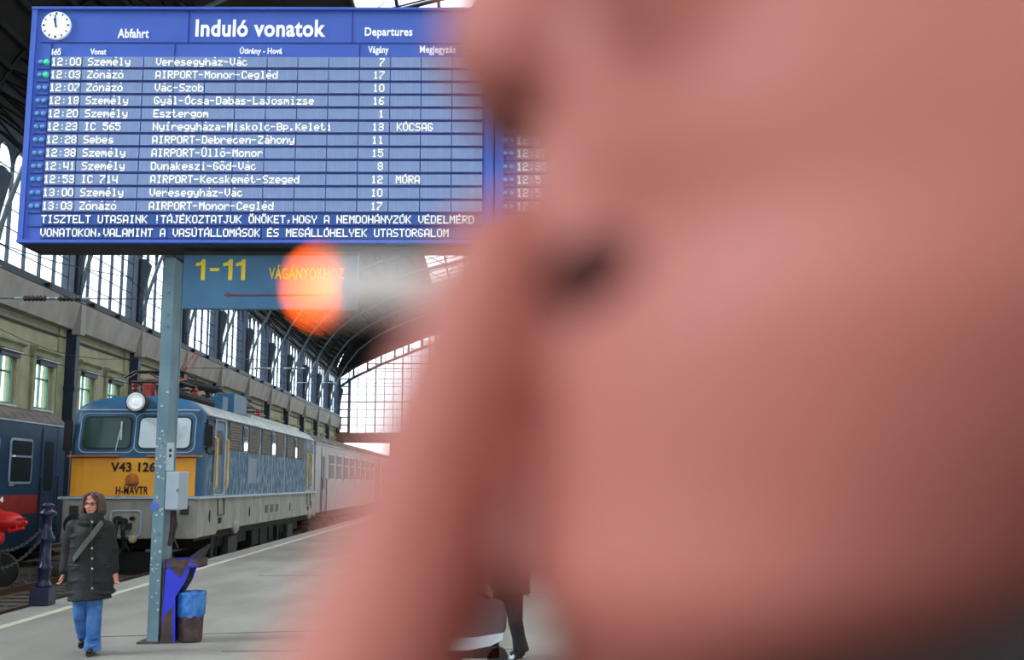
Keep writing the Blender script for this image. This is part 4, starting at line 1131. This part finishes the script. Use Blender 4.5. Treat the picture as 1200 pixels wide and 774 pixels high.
FL = [Wp(92, 722, .25), Wp(95, 752, .34)]
def wbody(b):
    head(b, hc)
    cap(b, hc+Vector((0, .02, -.06)), Wp(106, 620, .03), .05, .058)
    cap(b, Wp(96, 626, .03), Wp(116, 626, .03), .09, .09); cap(b, Wp(106, 630, .02), Wp(105, 672, .02), .13, .13)
    cap(b, Wp(97, 676, .02), Wp(113, 676, .02), .11, .11)
    # arms
    cap(b, Wp(86, 619, .03), Wp(79, 650, .05), .048, .04); cap(b, Wp(79, 650, .05), Wp(74.5, 671, -.02), .04, .028)
    cap(b, Wp(126, 619, .03), Wp(133, 650, .08), .048, .04); cap(b, Wp(133, 650, .08), Wp(135, 671, .08), .04, .028)
    hand(b, Wp(74.5, 672, -.02), (-.05, -.25, -1), (.3, -1, 0), curl=.75, s=.95); hand(b, Wp(135.5, 671, .08), (.05, .1, -1), (-.3, -1, 0), curl=-.6, s=.95)
    # legs
    cap(b, Wp(96, 684, .03), Wp(94, 722, .02), .085, .06); cap(b, Wp(94, 722, .02), Wp(96, 747, .16), .055, .038)
    cap(b, Wp(112, 684, .0), Wp(110, 724, -.03), .085, .06); cap(b, Wp(110, 724, -.03), Wp(108, 760, .0), .055, .038)
    cap(b, Wp(96.5, 750, .2), Wp(95.5, 753, .12), .03, .022, 8); cap(b, Wp(108, 762, .02), Wp(106, 764, -.08), .03, .022, 8)
wbd = blob('body', M['skin'], wbody, .0065, 2, wo)
def coat(b):
    cap(b, Wp(92, 619, .03), Wp(120, 619, .03), .085, .085); cap(b, Wp(106, 626, .03), Wp(105, 672, .03), .165, .155, 18)
    for px0, px1 in ((95, 93), (106, 105.5), (116, 117.5)):
        cap(b, Wp(px0+2, 630, .03), Wp(px1, 688, .03), .11, .135, 14)
    b.tube([Wp(105.5, 640, .03), Wp(105, 668, .03), Wp(105, 690, .03), Wp(105, 703, .03)], [.155, .162, .19, .222], 26)
    # quilting rolls across the coat
    for z, r in ((628, .172), (640, .168), (653, .168), (666, .178), (680, .2), (694, .22)):
        P = [Wp(105.5, z, .03)+Vector((r*1.13*math.cos(t), r*.82*math.sin(t), .012*math.sin(3*t))) for t in [2*math.pi*i/22 for i in range(23)]]
        b.tube(P, .016, 6)
    cap(b, Wp(86, 618, .03), Wp(78.5, 648, .05), .078, .068); cap(b, Wp(78.5, 648, .05), Wp(75, 669, -.02), .066, .052)
    cap(b, Wp(125, 618, .03), Wp(132, 648, .08), .074, .06); cap(b, Wp(132, 648, .08), Wp(134, 669, .08), .058, .045)
    for i in range(3):
        for (a, c, f) in (((86, 618, .03), (78.5, 648, .05), .074), ((125, 618, .03), (132, 648, .08), .072)):
            p = Vector(Wp(*a)).lerp(Wp(*c), .25+.3*i); b.ell(p, (f, f, .035), 12, 7)
    # high collar
    for z, r in ((611, .1), (606, .095), (602.5, .085)):
        P = [Wp(107, z, -.0)+Vector((r*1.05*math.cos(t), r*math.sin(t)-.005, (.012 if math.sin(t) > 0 else -.02*abs(math.sin(t))))) for t in [2*math.pi*i/18 for i in range(19)]]
        b.tube(P, .03, 8)
ct_ = blob('coat', M['coat'], coat, .011, 3, wo)
b = MB()
for z in (612, 626, 643, 655, 667, 690): b.ell(Wp(108, z, -.17-(.03 if z > 640 else 0)-(.025 if z > 670 else 0)), (.011, .008, .011), 8, 5)
b.ell(Wp(95.5, 611, -.09), (.012, .01, .012), 8, 5); b.ell(Wp(84.5, 664, -.14), (.014, .01, .01), 8, 5); b.ell(Wp(128, 663.5, -.12), (.014, .01, .01), 8, 5)
b.build('coat_button', M['boxgrey'], ct_)
MB().tube([Wp(107.5, z, d) for z, d in ((608, -.115), (625, -.165), (645, -.185), (668, -.19), (700, -.235))], .008, 5).build('zip_flap', M['rubber'], ct_)
for p, q in (((81, 663, -.13), (92, 664, -.19)), ((121, 660, -.19), (131, 664, -.13))):
    MB().tube([Wp(*p), Wp(*q)], .014, 6).build('pocket_flap', M['coat'], ct_)
P = [Wp(120, 612, -.06), Wp(116, 617, -.125), Wp(108, 628, -.18), Wp(99, 639, -.185), Wp(91, 650, -.155), Wp(86.5, 656, -.10), Wp(85, 658, .0), Wp(92, 650, .2), Wp(108, 625, .2), Wp(119, 612, .08), Wp(120, 612, -.06)]
b = MB(); vs = []
for i, p in enumerate(P):
    d = (P[min(i+1, len(P)-1)]-P[max(i-1, 0)]).normalized(); nrm = Vector((p.x-Wp(106, 630).x, p.y-wy-.03, 0)).normalized(); s_ = d.cross(nrm).normalized()*.026
    vs += [p-s_-nrm*.004, p+s_-nrm*.004, p+s_+nrm*.006, p-s_+nrm*.006]
b.add(vs, [(4*i+k, 4*i+(k+1) % 4, 4*i+4+(k+1) % 4, 4*i+4+k) for i in range(len(P)-1) for k in range(4)])
b.build('bag_strap', M['strap'], wo, smooth=False)
def jeans(b):
    cap(b, Wp(97, 690, .03), Wp(113, 690, .03), .1, .1)
    cap(b, Wp(95.5, 692, .03), Wp(93.5, 722, .01), .088, .07); b.tube([Wp(93.5, 720, .01), Wp(94.5, 733, .09), Wp(97, 747, .17)], [.07, .058, .056], 14)
    cap(b, Wp(111.5, 692, .0), Wp(110.5, 724, -.04), .09, .072); b.tube([Wp(110.5, 722, -.04), Wp(109.5, 745, -.02), Wp(108, 762.5, .0)], [.074, .072, .092], 14)
    for z, x in ((704, 111), (709, 112), (748, 109), (757, 108)): b.tube([Wp(x-6, z, -.09), Wp(x, z+1.5, -.115 if z < 720 else -.09), Wp(x+6, z-1, -.08)], .008, 5)
blob('jeans', M['denim'], jeans, .009, 2, wo)
def shoe(b, p, q, r=.04):
    p, q = Vector(p), Vector(q); cap(b, p, q, r, r*.82, 12); m = (p+q)/2; d = (q-p)
    b.tube([p-d*.2+Vector((0, 0, -r*.75)), q+d*.12+Vector((0, 0, -r*.6))], [r*.8, r*.85], 10)
blob('shoe', M['leather'], lambda b: shoe(b, Wp(108, 763.5, .03), Wp(104.5, 764, -.13)), .006, 2, wo)
blob('shoe', M['leather'], lambda b: shoe(b, Wp(97, 750.5, .2), Wp(95.5, 754, .07)), .006, 2, wo)
def hair(b):
    b.ell(hc+Vector((0, .03, .035)), (.084, .088, .084), 16, 10)
    for s in (-1, 1):
        for i in range(6):
            x = s*(.055+.006*i); y = -.035+.024*i
            P = [hc+Vector((s*.02, -.03+.012*i, .118)), hc+Vector((s*.07, y-.01, .085)), hc+Vector((s*.078+s*.003*i, y, .01)), hc+Vector((s*.086+s*.004*i, y, -.07)), hc+Vector((s*.074+s*.006*i, y+.0, -.12))]
            b.tube(P, [.012, .019, .02, .019, .011], 8)
    b.tube([hc+Vector((.0, -.06, .112)), hc+Vector((-.045, -.088, .085)), hc+Vector((-.07, -.07, .03))], [.016, .016, .012], 7)
    b.tube([hc+Vector((.0, -.06, .112)), hc+Vector((.04, -.09, .085)), hc+Vector((.07, -.075, .03))], [.016, .018, .014], 7)
    b.ell(hc+Vector((0, .06, -.05)), (.078, .05, .09), 14, 9)
blob('hair', M['hair'], hair, .007, 1, wo)
gl = MB()
for s in (-1, 1):
    c = hc+Vector((s*.032, -.108, .004)); P = [c+Vector((.026*math.cos(t), 0, .015*math.sin(t))) for t in [2*math.pi*i/12 for i in range(13)]]
    gl.tube(P, .003, 5); gl.tube([c+Vector((s*.026, 0, .004)), hc+Vector((s*.082, .01, .0))], .003, 5)
gl.tube([hc+Vector((-.007, -.11, .006)), hc+Vector((.007, -.11, .006))], .003, 5)
gg = gl.build('glasses', M['rubber'], wo)
for s in (-1, 1):
    MB().ell(hc+Vector((s*.031, -.088, .004)), (.012, .009, .007), 10, 6).build('eye', M['dkgrey'], wo)
MB().ell(hc+Vector((0, -.094, -.062)), (.02, .006, .005), 10, 6).build('lips', M['lip'], wo)

# ================================================================ SECOND TRAVELLER (legs seen under the chin)
tb = atZ(607, 772, 0); tx, ty = tb.x, tb.y
tr_ = thing('person', 'person in black trousers and dark shoes with white soles seen between finger and chin', 'person', (tx, ty, 0))
KT = 1/113.
def Tp(px, py, dy=0.0): return atY(px, py, ty+dy)
hc2 = Tp(598, 590, 0)
def tbody(b):
    head(b, hc2); cap(b, hc2+Vector((0, .02, -.06)), Tp(598, 618, .03), .055, .06)
    cap(b, Tp(585, 630, .03), Tp(611, 630, .03), .09, .09); cap(b, Tp(598, 640, .02), Tp(598, 682, .02), .13, .13)
    cap(b, Tp(581, 626, .03), Tp(577, 655, .05), .05, .042); cap(b, Tp(577, 655, .05), Tp(577, 684, 0), .042, .03)
    cap(b, Tp(615, 626, .03), Tp(619, 655, .05), .05, .042); cap(b, Tp(619, 655, .05), Tp(616, 682, 0), .042, .03)
    hand(b, Tp(577, 686, 0), (0, -.1, -1), (.2, -1, 0)); hand(b, Tp(616, 684, 0), (0, -.1, -1), (-.2, -1, 0), curl=-.6)
    cap(b, Tp(602, 690, 0), Tp(604, 730, -.03), .08, .06); cap(b, Tp(604, 730, -.03), Tp(610, 760, .02), .055, .04)
    cap(b, Tp(588, 690, .02), Tp(580, 728, .04), .08, .06); cap(b, Tp(580, 728, .04), Tp(576, 750, .15), .055, .04)
    cap(b, Tp(610, 765, .02), Tp(605, 767.5, -.05), .028, .022); cap(b, Tp(576, 752, .18), Tp(574, 755, .1), .028, .022)
blob('body', M['skin'], tbody, .007, 2, tr_)
def jac(b):
    cap(b, Tp(586, 630, .03), Tp(610, 630, .03), .1, .1); b.tube([Tp(598, 622, .03), Tp(598, 660, .03), Tp(598, 696, .03)], [.17, .185, .21], 20)
    cap(b, Tp(581, 627, .03), Tp(577, 655, .05), .075, .065); cap(b, Tp(577, 655, .05), Tp(577, 682, 0), .065, .05)
    cap(b, Tp(615, 627, .03), Tp(619, 655, .05), .075, .065); cap(b, Tp(619, 655, .05), Tp(616, 680, 0), .065, .05)
blob('jacket', M['coat'], jac, .012, 3, tr_)
def tro(b):
    cap(b, Tp(592, 692, .02), Tp(604, 692, .02), .11, .1)
    cap(b, Tp(602, 695, 0), Tp(604, 730, -.03), .1, .075); b.tube([Tp(604, 728, -.03), Tp(608, 748, 0), Tp(611, 764, .02)], [.076, .07, .085], 14)
    cap(b, Tp(590, 695, .02), Tp(580, 728, .04), .1, .075); b.tube([Tp(580, 726, .04), Tp(576, 750, .15)], [.075, .075], 14)
blob('trousers', M['trouser'], tro, .01, 2, tr_)
blob('hair', M['hair'], lambda b: (b.ell(hc2+Vector((0, .025, .04)), (.085, .095, .085)), b.ell(hc2+Vector((0, .05, -.01)), (.08, .065, .07))), .008, 1, tr_)
sh = blob('shoe', M['leather'], lambda b: shoe(b, Tp(611, 765.5, .03), Tp(601, 767, -.09), .042), .006, 2, tr_)
MB().tube([Tp(614, 769.6, .04), Tp(606, 770, -.02), Tp(599.5, 770, -.12)], [.026, .03, .028], 8).build('shoe_sole', M['white'], sh)
blob('shoe', M['leather'], lambda b: shoe(b, Tp(576, 752, .18), Tp(573, 755.5, .05), .042), .006, 2, tr_)
# wheeled bag in front of that person
YG = 10.6
hb = atY(560, 765, YG)
hg = thing('travel_bag', 'grey wheeled travel bag with a broad white band behind the raised finger', 'bag', (hb.x, YG, 0))
def bagp(px, py): p = atY(px, py, YG); return (p.x, p.z)
poly = [bagp(520, 762), bagp(560, 758), bagp(586, 752), bagp(593, 735), bagp(594, 722), bagp(590, 706), bagp(560, 700), bagp(525, 712), bagp(505, 735)]
bevel(MB().prism(poly, 'y', YG-.12, YG+.18).build('bag_body', M['holdall'], hg), .04, 3)
MB().prism([bagp(516, 751), bagp(526, 747), bagp(560, 745), bagp(590, 740), bagp(588.5, 748), bagp(575, 755), bagp(550, 760), bagp(520, 760.5)], 'y', YG-.14, YG+.19).build('white_band', M['white'], hg)
MB().tube([(bagp(530, 710)[0], YG, bagp(530, 710)[1]), (bagp(550, 690)[0], YG, bagp(550, 690)[1]), (bagp(575, 702)[0], YG, bagp(575, 702)[1])], .02, 6).build('bag_handle', M['rubber'], hg)
b = MB().lathe((bagp(583, 766)[0], YG-.05, .10), [(.1, -.05), (.1, .05), (.04, .06)], 18, 'y'); b.build('wheel', M['rubber'], hg)
MB().lathe((bagp(530, 766)[0], YG-.05, .10), [(.1, -.05), (.1, .05), (.04, .06)], 18, 'y').build('wheel', M['rubber'], hg)
Box('bag_base', M['rubber'], bagp(528, 760)[0], bagp(585, 760)[0], YG-.1, YG+.1, .1, bagp(560, 756)[1], hg)

# ================================================================ SMOKER, a hand's breadth from the lens
YM = .145; KM = YM/1250.0*1.0
sm = thing('person', 'huge blurred face in profile, finger raised to the lips, smoking a cigarette', 'person', (.13, YM, 0))
def Mp(px, py, lat=0.0):
    """midline point of the face seen at a pixel; lat = metres towards the viewer"""
    p = atY(px, py, YM); return Vector((p.x, YM-lat, p.z))
def smoker_body(b):
    L = [  # py, front px, widest px, back px, half width in metres
        (800, 760, 900, 1050, .014), (782, 690, 850, 1100, .026), (735, 648, 870, 1180, .034), (680, 602, 900, 1240, .040), (590, 618, 960, 1330, .043), (500, 626, 1020, 1450, .048),
        (420, 640, 1080, 1520, .053), (340, 690, 1150, 1600, .057), (250, 645, 1200, 1700, .060), (160, 642, 1250, 1800, .063), (60, 664, 1300, 1950, .066), (-60, 680, 1350, 2100, .068),
        (-180, 676, 1380, 2200, .069), (-260, 652, 1400, 2260, .070), (-400, 622, 1420, 2290, .072), (-600, 612, 1430, 2290, .074), (-800, 650, 1440, 2230, .074), (-1000, 770, 1450, 2080, .066), (-1120, 940, 1450, 1900, .05), (-1185, 1180, 1450, 1700, .022)]
    rows = []; n = 36
    for py, xf, xc, xb, hw in L:
        r = []
        for k in range(n):
            t = 2*math.pi*k/n; c, s = math.cos(t), math.sin(t); ex = .85
            cc = math.copysign(abs(c)**ex, c); ss = math.copysign(abs(s)**ex, s)
            px = xc-(xc-xf)*cc if c > 0 else xc-(xb-xc)*cc
            p = Mp(px, py); z = atY(620, py, YM).z
            r.append((p.x, YM-hw*ss, z))
        rows.append(r)
    vs = [p for r in rows for p in r]
    fs = [(i*n+k, i*n+(k+1) % n, (i+1)*n+(k+1) % n, (i+1)*n+k) for i in range(len(rows)-1) for k in range(n)]
    fs += [tuple(range(n-1, -1, -1)), tuple(range((len(rows)-1)*n, len(rows)*n))]
    b.add(vs, fs)
    # nose
    cap(b, Mp(668, -260), Mp(618, -40), .0075, .0085); cap(b, Mp(616, -40), Mp(582, 52), .0090, .0086)
    b.ell(Mp(587, 58), (.0094, .0102, .0086)); cap(b, Mp(590, 92), Mp(655, 126), .0060, .006)
    cap(b, Mp(640, 30), Mp(690, 60), .012, .013)
    for s in (-1, 1):
        b.ell(Mp(636, 84, s*.011), (.0125, .007, .0088)); b.ell(Mp(690, 92, s*.014), (.008, .006, .007))
        # cheekbone, brow ridge, ear
        b.ell(Mp(860, 40, s*.036), (.030, .014, .024)); cap(b, Mp(662, -285, s*.012), Mp(700, -300, s*.048), .009, .008)
        P = [Mp(1480+80*math.cos(t)+(30 if math.sin(t) > 0 else 0), -110-260*math.sin(t)*.9, s*.077) for t in [math.radians(a) for a in range(-150, 200, 25)]]
        b.tube(P, .0042, 7); b.ell(Mp(1470, -100, s*.073), (.013, .006, .026)); b.ell(Mp(1440, 60, s*.074), (.008, .005, .01))
    # lips and chin
    for sgn in (-1, 1):
        prev = None
        for q in range(7):
            t = q/6; y = sgn*.025*t
            pu = Mp(648+75*t**1.6, 266+56*t, y); pl = Mp(660+68*t**1.6, 412-60*t, y)
            ru, rl = .0046*(1-.5*t), .0052*(1-.55*t)
            if prev: cap(b, prev[0], pu, prev[2], ru, 10, 3); cap(b, prev[1], pl, prev[3], rl, 10, 3)
            prev = (pu, pl, ru, rl)
    b.ell(Mp(668, 225), (.007, .016, .011)); b.ell(Mp(690, 640), (.0095, .016, .011))
    # neck and trunk
    cap(b, Mp(1500, 250), Vector((.125, YM, 1.585)), .054, .062, 20)
    cap(b, Vector((.145, YM-.15, 1.54)), Vector((.145, YM+.15, 1.54)), .062, .062); 
    for dy in (-.07, .07): cap(b, Vector((.15, YM+dy, 1.44)), Vector((.15, YM+dy*.8, 1.05)), .11, .095)
    for s in (-1, 1):
        cap(b, Vector((.15, YM+s*.09, .98)), Vector((.14, YM+s*.1, .52)), .088, .058); cap(b, Vector((.14, YM+s*.1, .52)), Vector((.16, YM+s*.1, .08)), .056, .038)
        cap(b, Vector((.16, YM+s*.1, .05)), Vector((.02, YM+s*.11, .035)), .04, .032)
    # far arm hangs
    cap(b, Vector((.15, YM+.2, 1.53)), Vector((.17, YM+.25, 1.24)), .05, .042); cap(b, Vector((.17, YM+.25, 1.24)), Vector((.1, YM+.27, .98)), .042, .03)
    hand(b, Vector((.1, YM+.27, .97)), (-.2, 0, -1), (-1, 0, 0), curl=-.5)
    # raised arm on the near side
    el = Vector((-.03, YM-.20, 1.30)); wr = atY(330, 1390, .165)
    cap(b, Vector((.15, YM-.18, 1.53)), el, .05, .043); cap(b, el, wr, .042, .027)
    # hand: palm, index and middle up to the lips, ring and little curled, thumb aside
    kn = [(atY(402, 850, .134), .0108), (atY(398, 862, .154), .0108), (atY(360, 970, .173), .0102), (atY(345, 1020, .188), .0095)]
    for p, r in kn: cap(b, wr+(p-wr)*.06, p, .017, .0125, 10, 3)
    for a, c in ((0, 1), (1, 2), (2, 3)):
        for t in (.35, .6, .85): cap(b, wr.lerp(kn[a][0], t), wr.lerp(kn[c][0], t), .0135, .0135, 8, 3)
    # index (nearest)
    J = [(kn[0][0], .0112), (atY(478, 640, .133), .0094), (atY(527, 465, .133), .0085), (atY(588, 296, .135), .0077)]
    for (p, r), (q, s_) in zip(J, J[1:]): cap(b, p, q, r, s_, 12, 4)
    
    # middle (behind)
    J = [(kn[1][0], .0118), (atY(520, 660, .160), .0108), (atY(572, 470, .164), .0098), (atY(606, 335, .162), .0085)]
    for (p, r), (q, s_) in zip(J, J[1:]): cap(b, p, q, r, s_, 12, 4)
    for k_, (px, py, Y_) in ((2, (372, 895, .173)), (3, (350, 940, .188))):
        base = kn[k_][0]; p1 = base+Vector((.008, .002, .020)); p2 = p1+Vector((.020, 0, -.016)); p3 = p2+Vector((-.004, 0, -.02))
        cap(b, base, p1, .0108, .0098, 10, 3); cap(b, p1, p2, .0096, .009, 10, 3); cap(b, p2, p3, .009, .0078, 10, 3)
    t0 = wr+Vector((.01, -.014, .022)); t1 = t0+Vector((.025, -.012, .032)); t2 = t1+Vector((.016, .006, .026))
    cap(b, wr, t0, .016, .015, 10, 3); cap(b, t0, t1, .014, .0115, 10, 3); cap(b, t1, t2, .0112, .009, 10, 3)
blob('body', M['skinS'], smoker_body, .0026, 3, sm)
def lips(b):
    for sgn in (-1, 1):
        prev = None
        for q in range(6):
            t = q/6; y = sgn*.025*t
            pu = Mp(646+75*t**1.6, 274+50*t, y); pl = Mp(657+68*t**1.6, 406-56*t, y)
            if prev: cap(b, prev[0], pu, .0043*(1-.45*t), .0043*(1-.5*t), 8, 3); cap(b, prev[1], pl, .0048*(1-.5*t), .0048*(1-.55*t), 8, 3)
            prev = (pu, pl)
for s in (-1, 1): MB().ell(Mp(618, 142, s*.008), (.0062, .0042, .0026)).build('nostril_shade', M['mouth'], sm, smooth=True)  # dark ellipsoids: shade of nostrils and nose underside put into the colour
MB().ell(Mp(702, 352), (.0098, .0285, .0078)).build('mouth', M['mouth'], sm, smooth=True)  # mouth opening, made large and dark to include the finger's shadow
blob('lips', M['lip'], lips, .0012, 3, sm)
for s in (-1, 1):
    ey = MB().ell(Mp(760, -225, s*.031), (.012, .012, .012)).build('eye', M['lett'], sm, smooth=True)
    MB().ell(Mp(672, -225, s*.031), (.0035, .0055, .0055)).build('iris', M['rubber'], ey, smooth=True)
def shair(b):
    L = [(90, 1580, 1800, 2000, .058), (-150, 1510, 1750, 2275, .0745), (-400, 1260, 1520, 2350, .079), (-540, 960, 1450, 2360, .0805), (-660, 586, 1430, 2355, .081),
         (-800, 612, 1440, 2300, .081), (-1000, 728, 1450, 2150, .0735), (-1130, 890, 1450, 1980, .058), (-1225, 1160, 1450, 1740, .026)]
    rows = []; n = 40
    for q, (py, xf, xc, xb, hw) in enumerate(L):
        z = atY(620, py, YM).z; r = []
        for k in range(n):
            t = 2*math.pi*k/n; c, s_ = math.cos(t), math.sin(t); cc = math.copysign(abs(c)**.85, c); ss = math.copysign(abs(s_)**.85, s_)
            px = xc-(xc-xf)*cc if c > 0 else xc-(xb-xc)*cc
            f = 1+.012*math.sin(k*2.7+q)
            r.append((Mp(px, py).x, YM-hw*ss*f, z))
        rows.append(r)
    vs = [p for r in rows for p in r]
    b.add(vs, [(i*n+k, i*n+(k+1) % n, (i+1)*n+(k+1) % n, (i+1)*n+k) for i in range(len(rows)-1) for k in range(n)]+[tuple(range(n-1, -1, -1)), tuple(range((len(rows)-1)*n, len(rows)*n))])
blob('hair', M['hair'], shair, .003, 2, sm)
def scoat(b):
    cap(b, Vector((.15, YM-.17, 1.50)), Vector((.15, YM+.17, 1.50)), .085, .085, 18)
    b.tube([Vector((.15, YM, z)) for z in (1.56, 1.45, 1.1, .85, .72)], [.13, .2, .19, .21, .22], 26)
    cap(b, Vector((.15, YM+.2, 1.52)), Vector((.17, YM+.25, 1.24)), .075, .065); cap(b, Vector((.17, YM+.25, 1.24)), Vector((.11, YM+.268, 1.0)), .065, .05)
    el = Vector((-.03, YM-.20, 1.30)); wr = atY(330, 1390, .165)
    cap(b, Vector((.15, YM-.17, 1.51)), el, .075, .062); cap(b, el, el.lerp(wr, .8), .06, .045)
    for zz, rr_, rt_ in ((1.60, .088, .024), (1.64, .084, .022), (1.675, .083, .020), (1.708, .082, .017)):
        P = [Vector((.112+rr_*math.cos(t), YM+rr_*math.sin(t), zz+.012*math.cos(t))) for t in [2*math.pi*i/24 for i in range(25)]]
        b.tube(P, rt_, 8)
    P = []
    for i in range(29):
        t = 2*math.pi*i/28; c = math.cos(t); P.append(Vector((.112+.09*c, YM+.09*math.sin(t), 1.727+.06*(max(-1, min(-.1, c))+.73))))
    b.tube(P, .016, 8); b.tube([p-Vector((0, 0, .022)) for p in P], .018, 8)
blob('coat', M['coatS'], scoat, .01, 3, sm)
def strou(b):
    cap(b, Vector((.15, YM-.08, .92)), Vector((.15, YM+.08, .92)), .12, .12)
    for s in (-1, 1): b.tube([Vector((.15, YM+s*.09, .92)), Vector((.14, YM+s*.1, .52)), Vector((.16, YM+s*.1, .1))], [.105, .08, .07], 16)
blob('trousers', M['trouser'], strou, .012, 2, sm)
for s in (-1, 1): blob('shoe', M['leather'], lambda b: shoe(b, Vector((.17, YM+s*.1, .05)), Vector((.0, YM+s*.115, .045)), .05), .008, 2, sm)

# cigarette
cg0 = atY(640, 338, .149); cg1 = atY(366, 337, .163)
cg = thing('cigarette', 'lit cigarette with a glowing orange tip between finger and lips', 'cigarette', cg1)
d = cg1-cg0
MB().tube([cg0, cg0+d*.34], .0039, 16).build('filter', M['filter'], cg)
MB().tube([cg0+d*.34, cg0+d*.93], .0038, 16).build('paper_tube', M['paper'], cg)
MB().tube([cg0+d*.93, cg0+d*.965, cg0+d*1.0, cg0+d*1.012], [.0037, .0037, .003, .0015], 14).build('ember', M['ember'], cg)
